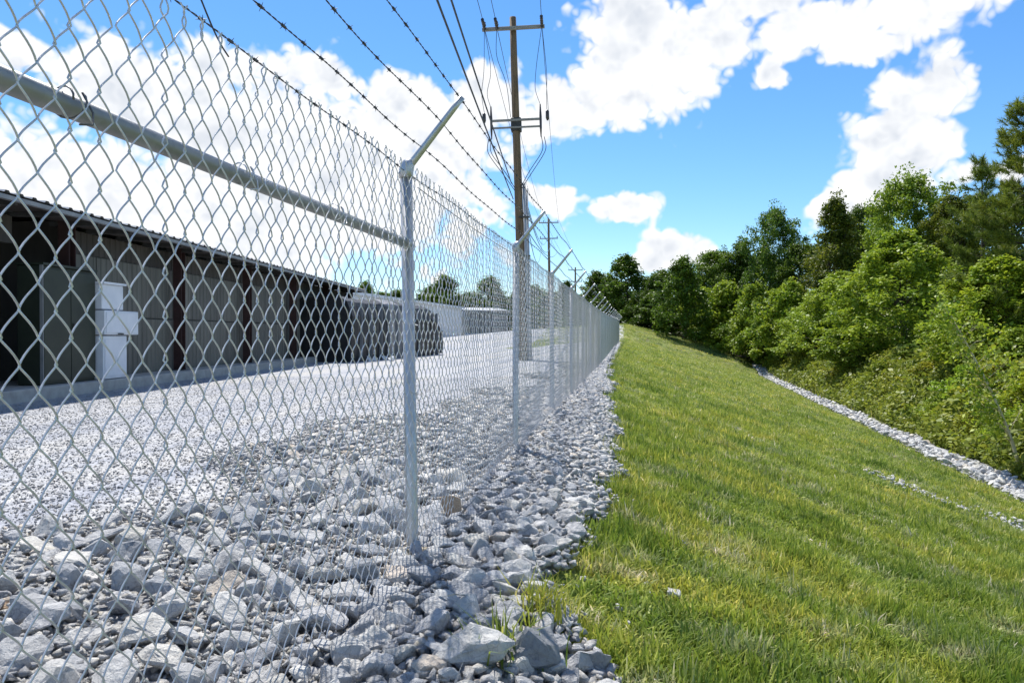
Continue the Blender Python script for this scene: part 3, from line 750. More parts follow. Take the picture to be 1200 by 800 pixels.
# white electrical cabinet
ec = empty('electrical_cabinet', bo, BA); tag(ec, 'white electrical cabinet of three stacked boxes on the warehouse wall', 'electrical cabinet')
MB().box(-.2, .36, .50, 1.30, .21, 1.02).build('lower_box', M['white'], ec, bevel=.012)
MB().box(.362, .372, .54, 1.26, .26, .96).build('lower_door', M['white'], ec, bevel=.003)
MB().box(-.2, .40, .48, 1.66, 1.04, 1.50).build('middle_box', M['white'], ec, bevel=.012)
MB().box(.402, .412, .52, 1.62, 1.075, 1.465).build('middle_door', M['white'], ec, bevel=.003)
MB().box(-.2, .35, .48, 1.20, 1.52, 1.99).build('upper_box', M['white'], ec, bevel=.012)
MB().box(-.2, .40, .46, 1.23, 1.992, 2.03).build('rain_hood', M['white'], ec)
MB().box(.412, .435, .9, 1.06, 1.045, 1.07).build('latch', M['seam'], ec)

# ------------------------------------------------------------------ tarp-covered stack, white shed, grey shed
A0 = np.array(W(-6.0, 27.0)); A1 = np.array(W(-3.75, 38.0)); ax_ = A1 - A0; LEN = np.linalg.norm(ax_); ang = math.atan2(-ax_[0], ax_[1])
stk = empty('covered_stack', A0, ang); tag(stk, 'long stack under black tarps with one rounded end in the gravel yard', 'stack')
def prof(y):      # height along the length: rounded down at the far end
    t = np.clip((y - (LEN - 2.2)) / 2.2, 0, 1); return 2.45 - .05 * math.sin(y) - 1.15 * (1 - math.sqrt(max(0, 1 - t ** 2.4)))
rr = random.Random(21); y = 0.0
while y < LEN - .05:
    w = min(rr.uniform(.75, 1.15), LEN - y); h0, h1 = prof(y), prof(y + w - .04); bul = rr.uniform(0, .12)
    mb = MB(); nseg = 6
    for yy, hh in ((y, h0), (y + w * .5, (h0 + h1) / 2 + .03), (y + w - .04, h1)):
        e = .07 if 0 < yy - y < w - .05 else 0
        for (px_, pz) in ((0, 0), (.06 + e, hh * .35), (.03 + e + bul, hh * .7), (-.12, hh * .93), (-.45, hh), (-1.9, hh), (-2.3, hh * .8), (-2.4, 0)): mb.v.append((px_, yy, pz))
    for i in (0, 1):
        for k in range(7): p = i * 8 + k; mb.f.append((p, p + 1, p + 9, p + 8))
    mb.f += [tuple(range(7, -1, -1)), tuple(range(16, 24))]
    grey = 3.3 < y < 5.2
    mb.build('tarp', M['greytarp'] if grey else M['tarp'], stk)
    if rr.random() < .8: MB().box(-.1, .17, y + w - .033, y + w - .008, .05, prof(y + w) * .9).build('strap', M['greywall'], stk)
    y += w
for k in range(5):
    a = hull(700 + k, 9, (1, .8, .7)); a.materials.append(M['whitewall']); o = link('rubble_piece', a, stk, (.5 + rr.uniform(-.2, .5), .8 + k * .42, .10), (rr.random(), rr.random(), 0), (.34,) * 3)

def shed(name, label, c0, c1, depth, h, wallm, trimm, base=None, nshe=10):
    A0 = np.array(W(*c0)); A1 = np.array(W(*c1)); v = A1 - A0; Ln = np.linalg.norm(v); t = empty(name, A0, math.atan2(-v[0], v[1])); tag(t, label, 'building')
    w = Ln / nshe
    for i in range(nshe):
        ribbed(i * w + .01, (i + 1) * w - .01, 1.1 if base else 0, h, 0, .03, 6).build('wall_sheet', wallm, t)
        if base: ribbed(i * w + .01, (i + 1) * w - .01, 0, 1.09, .04, .03, 6).build('base_sheet', base, t)
    MB().box(-depth, -.05, 0, .1, 0, h - .02).build('end_wall', wallm, t); MB().box(-depth, -.05, Ln - .1, Ln, 0, h - .02).build('end_wall', wallm, t)
    MB().box(-depth, -depth + .1, .1, Ln - .1, 0, h - .02).build('rear_wall', wallm, t)
    rf = MB(); rf.v = [(.3, -.2, h), (.3, Ln + .2, h), (-depth / 2, Ln + .2, h + .5), (-depth / 2, -.2, h + .5), (-depth - .2, -.2, h), (-depth - .2, Ln + .2, h)]
    rf.f = [(0, 1, 2, 3), (3, 2, 5, 4)]; r = rf.build('roof', M['roof'], t)
    MB().box(.3, .38, -.2, Ln + .2, h - .22, h + .02).build('fascia', trimm, r)
    return t
shed('white_shed', 'long white metal shed standing far behind the covered stack', (-16.6, 50), (-6.9, 100), 9, 4.7, M['whitewall'], M['whitewall'], None, 16)
shed('grey_shed', 'grey shed with a bright blue base at the far end of yard', (-6.6, 103), (-.6, 106), 7, 4.4, M['greywall'], M['trim'], M['blue'], 6)

# ------------------------------------------------------------------ utility poles and lines
LDIR = math.radians(-3.9)                       # line bears right of the view axis
def pole(r, d, h, lean, label, detail=True):
    w = W(r, d); g = ter(w[0], w[1]); p = empty('utility_pole', (w[0], w[1], g), PSI + LDIR); tag(p, label, 'utility pole', 'utility poles')
    p.rotation_euler = (0, lean, PSI + LDIR)
    q = np.linspace(0, 1, 9); MB().tube(np.stack([.02 * np.sin(q * 5), 0 * q, -1 + (h + 1) * q], -1), .19 - .065 * q, 14).build('shaft', M['polewood'], p, True)
    arm = MB().box(-1.2, 1.2, -.26, -.15, h - .56, h - .43).build('crossarm', M['greywood'], p, bevel=.01)
    for x in (-1.1, -.62, 1.1):
        mb = MB()
        for k, rd in enumerate((.02, .055, .03, .07, .03, .05)): pass
        mb.tube([(x, -.2, h - .43), (x, -.2, h - .36), (x, -.2, h - .355), (x, -.2, h - .30), (x, -.2, h - .295), (x, -.2, h - .22), (x, -.2, h - .2)], [.02, .02, .06, .055, .035, .045, .02], 10)
        mb.build('insulator', M['insul'], arm, True)
    if detail:
        for x in (-1.1, -.62, 1.1):            # strain insulator strings along the line toward the viewer
            a = np.linspace(0, 1, 17); rad = np.where(np.arange(17) % 4 < 2, .065, .02)
            MB().tube(np.stack([x + 0 * a, -.3 - .75 * a, h - .5 + .03 * a], -1), rad, 8).build('strain_insulator', M['insul'], arm, True)
        lo = MB().box(-.92, .92, -.24, -.17, h - 4.05, h - 3.97).box(-.92, .92, -.24, -.17, h - 4.32, h - 4.26).build('lower_bracket', M['greywood'], p)
        for x in (-.95, .95):
            MB().tube([(x, -.22, h - 4.7), (x, -.22, h - 4.35), (x, -.2, h - 3.9), (x, -.2, h - 3.45)], [.02, .045, .05, .025], 9).build('cutout', M['insul'], lo, True)
            x2 = x * 1.28; MB().tube([(x2, -.25, h - 4.1), (x2, -.25, h - 4.0), (x2, -.25, h - 3.75), (x2, -.25, h - 3.7)], [.03, .07, .07, .03], 9).build('arrester', M['insul'], lo, True)
        MB().box(-.2, .2, -.2, .2, h - 4.4, h - 3.9).build('pole_band', M['seam'], p, bevel=.03)
        MB().tube([(.24, -.06, -.5), (.24, -.06, h - 6.4)], .062, 10).build('conduit', M['conduit'], p, True)
        MB().tube([(.33, .05, -.5), (.33, .05, h - 6.6)], .05, 10).build('conduit', M['conduit'], p, True)
        for z in (2.0, 4.0, 5.5): MB().box(.0, .41, -.2, .0, z, z + .05).build('conduit_strap', M['seam'], p)
        def jump(pts, rad=.016):
            pts = np.array(pts, float); t = np.linspace(0, 1, len(pts)); tt = np.linspace(0, 1, 22)
            cs = np.stack([np.interp(tt, t, pts[:, i]) for i in range(3)], -1)
            for _ in range(6): cs[1:-1] = .25 * cs[:-2] + .5 * cs[1:-1] + .25 * cs[2:]
            MB().tube(cs, rad, 6).build('jumper_cable', M['cable'], p, True)
        for s_ in (-1, 1):
            for k in (0, 1):
                x = s_ * (.95 + .12 * k)
                jump([(x, -.22, h - 4.6 - .1 * k), (x + s_ * .1, -.22, h - 5.2), (s_ * .45, -.2, h - 6.0 - .2 * k), (.12 * s_, -.2, h - 6.6 - .1 * k)], .014)
        jump([(-1.1, -.4, h - .55), (-1.15, -.4, h - 2.2), (-1.3, -.35, h - 3.0), (-1.2, -.25, h - 3.7)], .011)
        jump([(-1.1, -.4, h - .55), (-.85, -.4, h - 2.2), (-1.1, -.35, h - 3.0), (-.95, -.2, h - 3.5)], .011)
        jump([(1.1, -.4, h - .55), (.85, -.4, h - 2.0), (.75, -.3, h - 2.9), (.95, -.2, h - 3.45)], .011)
        jump([(1.1, -.4, h - .55), (1.25, -.4, h - 2.4), (1.2, -.3, h - 3.2), (1.2, -.25, h - 3.7)], .011)
        jump([(-.62, -.4, h - .55), (-.7, -.35, h - 1.6), (-.3, -.3, h - 2.6), (-.2, -.22, h - 3.9)], .011)
    else:
        MB().box(-1.1, 1.1, -.24, -.14, h - 2.45, h - 2.33).build('crossarm', M['greywood'], p)
        for x in (-1.0, 1.0):
            MB().tube([(x, -.2, h - 2.33), (x, -.2, h - 2.2), (x, -.2, h - 2.1)], [.03, .06, .03], 8).build('insulator', M['insul'], p)
    return p, g
P1 = (.42, 28.3); P2 = (4.55, 88.0); P3 = (10.6, 122.0); HP = 13.25
pole1, g1 = pole(*P1, HP, -.028, 'weathered wooden utility pole with crossarm and grey conduits behind the fence')
pole2, g2 = pole(*P2, HP, -.01, 'second utility pole with two crossarms farther along the fence', False)
pole3, g3 = pole(*P3, 10.5, 0, 'distant utility pole rising among the trees past the fence', False)
def arm_pt(P, g, h, x, dy, dz, lean=0):
    a = math.radians(3.9)        # local x axis across the line, in camera right/ahead terms
    r = P[0] + x * math.cos(a) + dy * math.sin(a) + lean * (h + dz); d = P[1] - x * math.sin(a) + dy * math.cos(a)
    return np.array(W(r, d, g + h + dz))
def cable(a, b, sag, rad, label, mat='cable', cat='power line', n=40):
    q = np.linspace(0, 1, n); pts = a[None] + (b - a)[None] * q[:, None]; pts[:, 2] -= sag * 4 * q * (1 - q)
    o = MB().tube(pts - a[None], rad, 5).build('power_line', M[mat], None, True, loc=tuple(a)); tag(o, label, cat)
P0 = (P1[0] - (P2[0] - P1[0]), P1[1] - (P2[1] - P1[1]))
ln1 = math.tan(-.028)
for x, nm in ((-1.1, 'outer left'), (-.62, 'inner left'), (1.1, 'right')):
    a = arm_pt(P0, 0, HP, x, 0, -.4); b = arm_pt(P1, g1, HP, x, -1.05, -.47, ln1)
    cable(a, b, .7, .012, f'overhead power line running back from the {nm} insulator of the near pole')
    b2 = arm_pt(P1, g1, HP, x, -.25, -.52, ln1); c = arm_pt(P2, g2, HP, x, -.2, -.2)
    cable(b2, c, .9, .012, f'overhead power line from the {nm} insulator of near pole to the second pole')
    e = arm_pt(P3, g3, 10.5, x, -.2, -.2); cable(c, e, .4, .014, f'overhead power line from the {nm} insulator of second pole to the distant one')
for k, (x, dz) in enumerate(((-.25, -6.4), (-.2, -7.0))):
    a = arm_pt(P0, 0, HP, x - .3 * k, 0, dz + .6); b = arm_pt(P1, g1, HP, x, 0, dz, ln1)
    a = np.array(W(-1.55 - .25 * k, 10, 9.6 + .1 * k)) if False else a
    cable(a, b, .25, .02, ('thick black cable reaching the near pole below its lower bracket', 'thick black cable reaching the near pole just under another one')[k], 'cable', 'cable')
for k, (x, dz, x2, dz2, sg) in enumerate(((.2, -6.6, -.3, -2.3, 1.4), (.22, -6.9, .3, -2.4, 1.9), (.25, -7.3, -.9, -2.2, 2.6), (.2, -8.0, .9, -4.0, .9))):
    a = arm_pt(P1, g1, HP, x, 0, dz, ln1); b = arm_pt(P2, g2, HP, x2, 0, dz2)
    cable(a, b, sg, .022, ('bluish cable, topmost of those leaving the near pole above its conduits', 'bluish cable, second of those leaving the near pole above its conduits', 'deeply sagging bluish cable between the near pole and the second pole', 'lowest bluish cable strung between the near pole and the second pole')[k], 'cable_blue', 'cable')

# ------------------------------------------------------------------ trees
def crown_mesh(name, seed, mat, H, Rw, n_leaf, leaf, base=.18, top=.0, shape='round', clump=.5, nclump=160, droop=.2):
    """leaf faces gathered in clumps through an uneven crown; H height, Rw greatest radius"""
    g = np.random.default_rng(seed)
    h = g.random(nclump) ** .85
    if shape == 'round': prof_ = np.sqrt(np.clip(1 - (2 * (h - .48) / 1.06) ** 2, .02, 1))
    elif shape == 'cone': prof_ = np.clip((1 - h) ** .8, .06, 1) * np.clip(h * 5 + .45, 0, 1)
    else: prof_ = np.clip(1.05 - h ** 2.2, .1, 1)                 # bush: full to the ground
    th = g.random(nclump) * 2 * np.pi
    lob = 1 + .26 * np.sin(3 * th + seed + 4 * h) + .18 * np.sin(5 * th - 7 * h + seed * 2)
    rho = Rw * prof_ * lob * np.sqrt(g.random(nclump) * .8 + .2)
    C = np.stack([rho * np.cos(th), rho * np.sin(th), H * (base + (1 - base) * h)], -1)
    per = g.multinomial(n_leaf, np.ones(nclump) / nclump); idx = np.repeat(np.arange(nclump), per); m = len(idx)
    sig = clump * g.uniform(.6, 1.3, nclump)[idx]
    off = g.normal(0, 1, (m, 3)); off /= np.linalg.norm(off, axis=1)[:, None]; off *= (g.random(m) ** .55)[:, None] * sig[:, None]; off[:, 2] *= .72
    st_ = np.where(g.random(nclump) < .3, g.uniform(1.5, 2.4, nclump), 1.0)[idx]; off[:, 2] *= st_; off[:, :2] /= np.sqrt(st_)[:, None]
    P = C[idx] + off
    return leaf_quads(name, g, P, leaf, mat, droop, off), C
def leaf_quads(name, g, P, leaf, mat, droop=.2, off=None):
    m = len(P); u = g.normal(0, 1, (m, 3)); u[:, 2] -= droop
    if off is not None: u += off / (np.linalg.norm(off, axis=1)[:, None] + 1e-6) * .9
    u /= np.linalg.norm(u, axis=1)[:, None]
    nrm = g.normal(0, .55, (m, 3)) + np.array([0, 0, 1.0]); v = np.cross(nrm, u); v /= np.linalg.norm(v, axis=1)[:, None] + 1e-9
    L_ = leaf * g.uniform(.65, 1.3, m)[:, None]; u *= L_ * .5; v *= L_ * .31
    fold = np.cross(u, v); fold /= np.linalg.norm(fold, axis=1)[:, None] + 1e-9; fold *= L_ * .07
    V = np.stack([P - u, P + v + fold - u * .15, P + u, P - v + fold - u * .15], 1).reshape(-1, 3)
    return np_mesh(name, V, np.arange(m * 4).reshape(-1, 4), mat)
def trunk_mesh(seed, C, H, r0, mat, nl=26, top=.82):
    g = np.random.default_rng(seed + 50); mb = MB(); q = np.linspace(0, 1, 8)
    wob = np.stack([.03 * H * np.sin(q * 3 + seed), .03 * H * np.sin(q * 2.3 + seed * 2), q * H * top - .25 * (1 - q)], -1); wob[0, :2] = 0
    mb.tube(wob, r0 * (1 - q) ** .8 + .012, 9)
    for i in g.choice(len(C), min(nl, len(C)), replace=False):
        c = C[i]; f = np.clip((c[2] / (H * top)) * g.uniform(.45, .8), .08, .95); s = np.array([np.interp(f, q, wob[:, k]) for k in range(3)])
        mid = (s + c) / 2 + np.array([0, 0, -.06 * H * g.random()]); r = r0 * (1 - f) * .42 + .01
        mb.tube([s, mid, c], [r, r * .6, .007], 5)
    return mb.mesh('trunk', mat, True)
def pine_mesh(seed, H, Rw, layers, needle, mat, density=1.0, gap=.0, droop=.0, base=.12):
    """whorled limbs carrying needle sprays"""
    g = np.random.default_rng(seed); mb = MB(); q = np.linspace(0, 1, 7); mb.tube(np.stack([.1 * np.sin(q * 4), 0 * q, q * H - .2], -1), .17 * (1 - q) + .015, 8)
    PV = []; 
    for i in range(layers):
        f = base + (1 - base) * (i + g.uniform(0, .6)) / layers; nb = int(g.integers(4, 7)); L0 = Rw * (1 - f) ** .7 * g.uniform(.7, 1.2) + .25
        for k in range(nb):
            a = g.random() * 6.28; ln = L0 * g.uniform(.55, 1.15); up = g.uniform(.05, .5) - droop
            s = np.array([0, 0, f * H]); e = s + ln * np.array([math.cos(a), math.sin(a), up]); mid = (s + e) / 2 - np.array([0, 0, .08 * ln])
            mb.tube([s, mid, e], [.035 * (1 - f) + .012, .016, .006], 4)
            ns = max(3, int(ln * 5.5 * density))
            for t in np.linspace(.3, 1, ns):
                c = s * (1 - t) ** 2 + 2 * mid * t * (1 - t) + e * t * t + g.normal(0, .09, 3)
                dirv = (e - s) / ln + np.array([0, 0, .5]) + g.normal(0, .35, 3); PV.append((c, dirv / np.linalg.norm(dirv)))
    C = np.array([p[0] for p in PV]); Dv = np.array([p[1] for p in PV]); per = 54; m = len(C) * per
    cc = np.repeat(C, per, 0); dd = np.repeat(Dv, per, 0); u = dd * .75 + g.normal(0, .55, (m, 3)); u /= np.linalg.norm(u, axis=1)[:, None]
    st = cc + dd * (g.random(m)[:, None] - .4) * needle * 1.4
    v = np.cross(u, g.normal(0, 1, (m, 3))); v /= np.linalg.norm(v, axis=1)[:, None]; w_ = needle * .05
    ln = needle * g.uniform(.7, 1.2, m)[:, None]
    V = np.stack([st - v * w_, st + v * w_, st + u * ln], 1).reshape(-1, 3)
    return np_mesh('crown', V, np.arange(m * 3).reshape(-1, 3), mat), mb.mesh('trunk', M['bark'], True)
LIB = {}
def lib(key, seed, H, Rw, nl, leaf, **kw):
    c, C = crown_mesh('crown', seed, M['leaf'], H, Rw, nl, leaf, **kw)
    LIB[key] = (c, trunk_mesh(seed, C, H, .035 * H * .5, M['bark']), H, Rw)
lib('maple1', 1, 8, 3.1, 32000, .17, base=.03, shape='bush', clump=.55, nclump=330)
lib('maple2', 2, 8, 2.9, 30000, .17, base=.03, shape='bush', clump=.52, nclump=300)
lib('oak1', 3, 12, 3.3, 26000, .21, base=.16, clump=.75, nclump=230)
lib('oak2', 4, 12, 3.4, 24000, .22, base=.12, clump=.7, nclump=210)
lib('oak3', 5, 12, 2.8, 20000, .22, base=.1, shape='bush', clump=.7, nclump=200)
lib('far1', 6, 12, 4.2, 14000, .36, base=.04, clump=1.0, nclump=150)
lib('far2', 7, 12, 4.0, 14000, .36, base=.02, shape='bush', clump=1.0, nclump=150)
lib('bush1', 8, 4.5, 2.2, 14000, .17, base=.02, shape='bush', clump=.5, nclump=130)
lib('bush2', 9, 4.5, 2.0, 14000, .17, base=.02, shape='bush', clump=.48, nclump=110)
lib('bush3', 10, 4.5, 2.1, 13000, .17, base=.02, shape='bush', clump=.5, nclump=120)
lib('shrub1', 11, 1.5, 1.0, 3200, .11, base=.0, shape='bush', clump=.28, nclump=70)
lib('shrub2', 12, 1.5, 1.1, 3200, .12, base=.0, shape='bush', clump=.26, nclump=60)
for key, sd, H, Rw, ly, nd, dn in (('pine1', 31, 13, 3.6, 26, .34, 1.0), ('pine2', 32, 12, 2.8, 22, .34, 1.0)):
    c, t = pine_mesh(sd, H, Rw, ly, nd, M['needle'], dn); LIB[key] = (c, t, H, Rw)
rt = random.Random(77)
def tree(key, px, ytop, wpx, d, label, colr, name='tree', cat='tree', group=None, zoff=0.0):
    c, t, H, Rw = LIB[key]; w = W(pxr(px, d), d); g = ter(w[0], w[1]) + zoff; h = pyz(ytop, d) - g; rad = wpx / FPX * d / 2
    r = empty(name, (w[0], w[1], g), rt.uniform(0, 6.28)); tag(r, label, cat, group)
    k_ = .84 if cat == 'tree' else 1.0
    r.scale = (rad / Rw * k_, rad / Rw * k_, h / H * .97)
    o = link('crown', c, r); o.color = (*colr, 1); link('trunk', t, r)
    return r
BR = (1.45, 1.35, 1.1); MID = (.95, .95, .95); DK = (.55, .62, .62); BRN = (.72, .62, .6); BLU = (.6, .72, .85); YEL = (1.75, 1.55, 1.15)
# right-hand wood, near to far
tree('maple1', 1052, 272, 215, 43, 'broad bright green leafy maple standing before the darker wood', BR)
tree('maple2', 1172, 300, 190, 30.5, 'bright green leafy sapling thicket behind the bare pale sapling', YEL)
tree('maple2', 985, 318, 140, 56, 'yellow-green young tree between the broad maple and the bush row', BR)
tree('pine1', 1200, 108, 190, 31, 'tall pine with loose upright needle sprays beside the round green tree', (1.25, 1.15, .9), 'pine_tree')
tree('pine2', 1150, 178, 130, 35, 'shorter pine with ragged needle tips left of the tall pine', (1.1, 1.1, 1.0), 'pine_tree')
tree('oak1', 1066, 203, 130, 54, 'tall round-topped green tree rising behind the broad maple', (1.1, 1.1, .95))
tree('oak2', 1122, 228, 110, 50, 'dark olive tree squeezed between round-topped tree and pine', BRN)
tree('oak3', 978, 232, 100, 66, 'dark brownish tree beside the tall round-topped tree', BRN)
tree('oak2', 1012, 240, 84, 68, 'narrow dark tree between brownish tree and round-topped tree', DK)
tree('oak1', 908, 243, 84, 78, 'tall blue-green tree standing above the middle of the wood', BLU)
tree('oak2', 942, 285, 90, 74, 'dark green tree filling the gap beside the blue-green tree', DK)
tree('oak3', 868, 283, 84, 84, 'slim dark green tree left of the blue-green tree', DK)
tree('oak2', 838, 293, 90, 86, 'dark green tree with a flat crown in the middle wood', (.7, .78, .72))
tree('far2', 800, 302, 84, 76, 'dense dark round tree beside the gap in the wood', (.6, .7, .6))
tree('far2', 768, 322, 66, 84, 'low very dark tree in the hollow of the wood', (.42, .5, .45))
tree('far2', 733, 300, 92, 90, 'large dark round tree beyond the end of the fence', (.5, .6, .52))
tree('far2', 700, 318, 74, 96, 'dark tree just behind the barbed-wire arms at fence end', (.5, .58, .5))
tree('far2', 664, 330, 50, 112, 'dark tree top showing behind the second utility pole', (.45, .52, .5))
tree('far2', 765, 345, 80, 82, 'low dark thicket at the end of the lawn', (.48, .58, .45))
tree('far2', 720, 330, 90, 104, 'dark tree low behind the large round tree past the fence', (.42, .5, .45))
tree('far1', 780, 318, 90, 98, 'dark tree behind the dense round tree', (.42, .5, .45))
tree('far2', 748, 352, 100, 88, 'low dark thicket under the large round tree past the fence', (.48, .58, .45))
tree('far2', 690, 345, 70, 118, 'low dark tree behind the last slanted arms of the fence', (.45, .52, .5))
tree('far1', 840, 310, 100, 98, 'dark tree behind the flat-crowned tree', (.45, .52, .47))
tree('far1', 895, 300, 100, 96, 'dark tree at the back of the middle wood', DK)
tree('far1', 1000, 270, 130, 84, 'dark tree at the back behind the brownish tree', DK)
tree('far2', 1100, 262, 140, 70, 'dark tree at the back behind the broad maple', (.5, .55, .5))
tree('far1', 1190, 230, 130, 50, 'dark tree at the back behind the pines', (.5, .55, .5))
# bushes along the foot of the wood
for key, px, yt, wp, d, lab, c in (
    ('bush1', 790, 352, 70, 84, 'small bright bush nearest the end of the fence', BR),
    ('bush2', 822, 338, 84, 82, 'upright yellow-green bush below the flat-crowned tree', YEL),
    ('bush3', 850, 330, 84, 80, 'pointed bright bush below the slim dark tree', BR),
    ('bush1', 885, 335, 90, 72, 'round mid-green bush below the blue-green tree', (1.2, 1.15, 1)),
    ('bush2', 925, 332, 90, 66, 'bright bush with a ragged top below the brownish tree', BR),
    ('bush3', 962, 345, 90, 60, 'tall pointed mid-green bush in the bush row', (1.15, 1.15, 1)),
    ('bush2', 908, 384, 76, 74, 'low bush at the lawn edge in the bush row', (1.1, 1.1, 1)),
    ('bush1', 952, 390, 80, 60, 'low bush at the head of the rock ditch', (1.25, 1.2, 1)),
    ('bush1', 862, 372, 80, 78, 'low round bush at the far lawn edge', (1.2, 1.2, 1)),
    ('bush3', 1005, 380, 90, 44, 'dense dark green bush at the left foot of the broad maple', MID),
    ('bush2', 1112, 395, 110, 36, 'dense dark green bush at the right foot of the broad maple', (.8, .85, .8)),
    ('bush1', 1200, 385, 110, 27.5, 'leafy bush behind the bare pale sapling', (1.2, 1.15, 1))):
    tree(key, px, yt, wp, d, lab, c, 'bush', 'bush', 'bushes along the foot of the wood')
# weedy shrubs on the far bank of the ditch
spots = [(930, 2.4, .9), (958, 2.3, .9), (985, 2.5, 1.0), (1012, 2.2, .8), (1035, 2.8, 1.0), (1060, 2.2, .7), (1085, 3.0, 1.0), (1105, 2.2, .8), (1130, 2.9, 1.1), (1150, 2.1, .8), (1170, 3.1, 1.2), (1188, 2.2, .8), (1210, 3.0, 1.1)]
for i, (px, off, hh) in enumerate(spots):
    a_ = math.cos(PSI) * (px - 600) / FPX - math.sin(PSI); d = (7.81 + off) / (a_ - .0589); w = W(pxr(px, d), d); gz = ter(w[0], w[1])
    yt = HOR - (gz + hh - CAM[2]) * FPX / d
    tree('shrub1' if i % 2 else 'shrub2', px, yt, 1.5 * hh * FPX / d * 1.3, d, 'low weedy yellow-green shrub on the bank above the rock ditch', (1.5 + .4 * rt.random(), 1.3 + .3 * rt.random(), 1.05), 'shrub', 'shrub', 'weedy shrubs above the rock ditch')
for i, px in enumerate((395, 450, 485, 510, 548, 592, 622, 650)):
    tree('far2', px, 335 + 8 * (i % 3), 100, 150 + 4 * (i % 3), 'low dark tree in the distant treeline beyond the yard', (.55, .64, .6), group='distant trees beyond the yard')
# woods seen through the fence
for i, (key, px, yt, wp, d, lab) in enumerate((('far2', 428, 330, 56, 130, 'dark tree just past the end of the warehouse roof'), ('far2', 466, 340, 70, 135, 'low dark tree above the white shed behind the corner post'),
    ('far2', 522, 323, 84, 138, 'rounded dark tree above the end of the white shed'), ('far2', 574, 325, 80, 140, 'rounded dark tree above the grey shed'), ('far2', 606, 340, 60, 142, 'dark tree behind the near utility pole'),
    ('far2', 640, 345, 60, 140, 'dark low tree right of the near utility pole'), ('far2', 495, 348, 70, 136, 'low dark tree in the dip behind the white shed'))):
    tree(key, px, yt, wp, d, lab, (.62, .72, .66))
# bare pale sapling
def sapling():
    d = 19.4; w = W(pxr(1199, d), d); g = ter(w[0], w[1]); r = empty('sapling', (w[0], w[1], g), PSI); tag(r, 'thin leaning sapling with pale bare twigs beside the rock ditch', 'sapling')
    rs = random.Random(4); mb = MB(); base = np.array([0, 0, -.1]); tipp = np.array([-1.75, .3, 4.4]); q = np.linspace(0, 1, 10)
    st = np.stack([tipp[0] * q ** 1.4, tipp[1] * q, base[2] + tipp[2] * q], -1); mb.tube(st, .046 * (1 - q) + .011, 7)
    mb.tube([(.04, 0, 0), (.12, .05, .9), (.28, .1, 1.9), (.3, .1, 2.8)], [.026, .02, .012, .005], 6)
    tips = []
    for i in range(46):
        f = rs.uniform(.2, .97); s = np.array([np.interp(f, q, st[:, k]) for k in range(3)]); sd = rs.choice((-1, -1, 1)); ln = rs.uniform(.4, 1.25) * (1.1 - f * .6)
        e = s + ln * np.array([sd * rs.uniform(.5, .95), rs.uniform(-.5, .5), rs.uniform(.1, .7)]); mid = (s + e) / 2 + np.array([0, 0, .07]); mb.tube([s, mid, e], [.011, .007, .003], 4); tips.append(e)
        for k in range(2):
            e2 = mid + np.array([sd * rs.uniform(.15, .4), rs.uniform(-.3, .3), rs.uniform(-.1, .45)]); mb.tube([mid, e2], [.005, .002], 3); tips.append(e2)
    mb.build('trunk', M['palebark'], r, True)
    g_ = np.random.default_rng(6); T = np.array(tips); P = np.repeat(T, 10, 0) + g_.normal(0, .15, (len(T) * 10, 3))
    o = link('crown', leaf_quads('crown', g_, P, .13, M['leaf'], .3), r); o.color = (1.7, 1.5, 1.1, 1)
sapling()

# ------------------------------------------------------------------ grass
def tuft(seed, n, h, w, spread):
    g = np.random.default_rng(seed); V = []; F = []
    for i in range(n):
        a = g.random() * 6.28; b0 = np.array([g.normal(0, spread), g.normal(0, spread), -.01]); hh = h * g.uniform(.5, 1.15); lean = g.uniform(.15, 1.0) * hh
        dr = np.array([math.cos(a), math.sin(a), 0]); sd = np.array([-math.sin(a), math.cos(a), 0]) * w * g.uniform(.7, 1.2); k = len(V)
        p1 = b0 + dr * lean * .25 + np.array([0, 0, hh * .55]); p2 = b0 + dr * lean * .85 + np.array([0, 0, hh * (1 - .25 * lean / hh)])
        V += [b0 - sd * .5, b0 + sd * .5, p1 + sd * .45, p1 - sd * .45, p2]; F += [(k, k + 1, k + 2), (k, k + 2, k + 3), (k + 3, k + 2, k + 4)]
    return np_mesh('grass_blades', np.array(V), np.array(F), M['blade'])
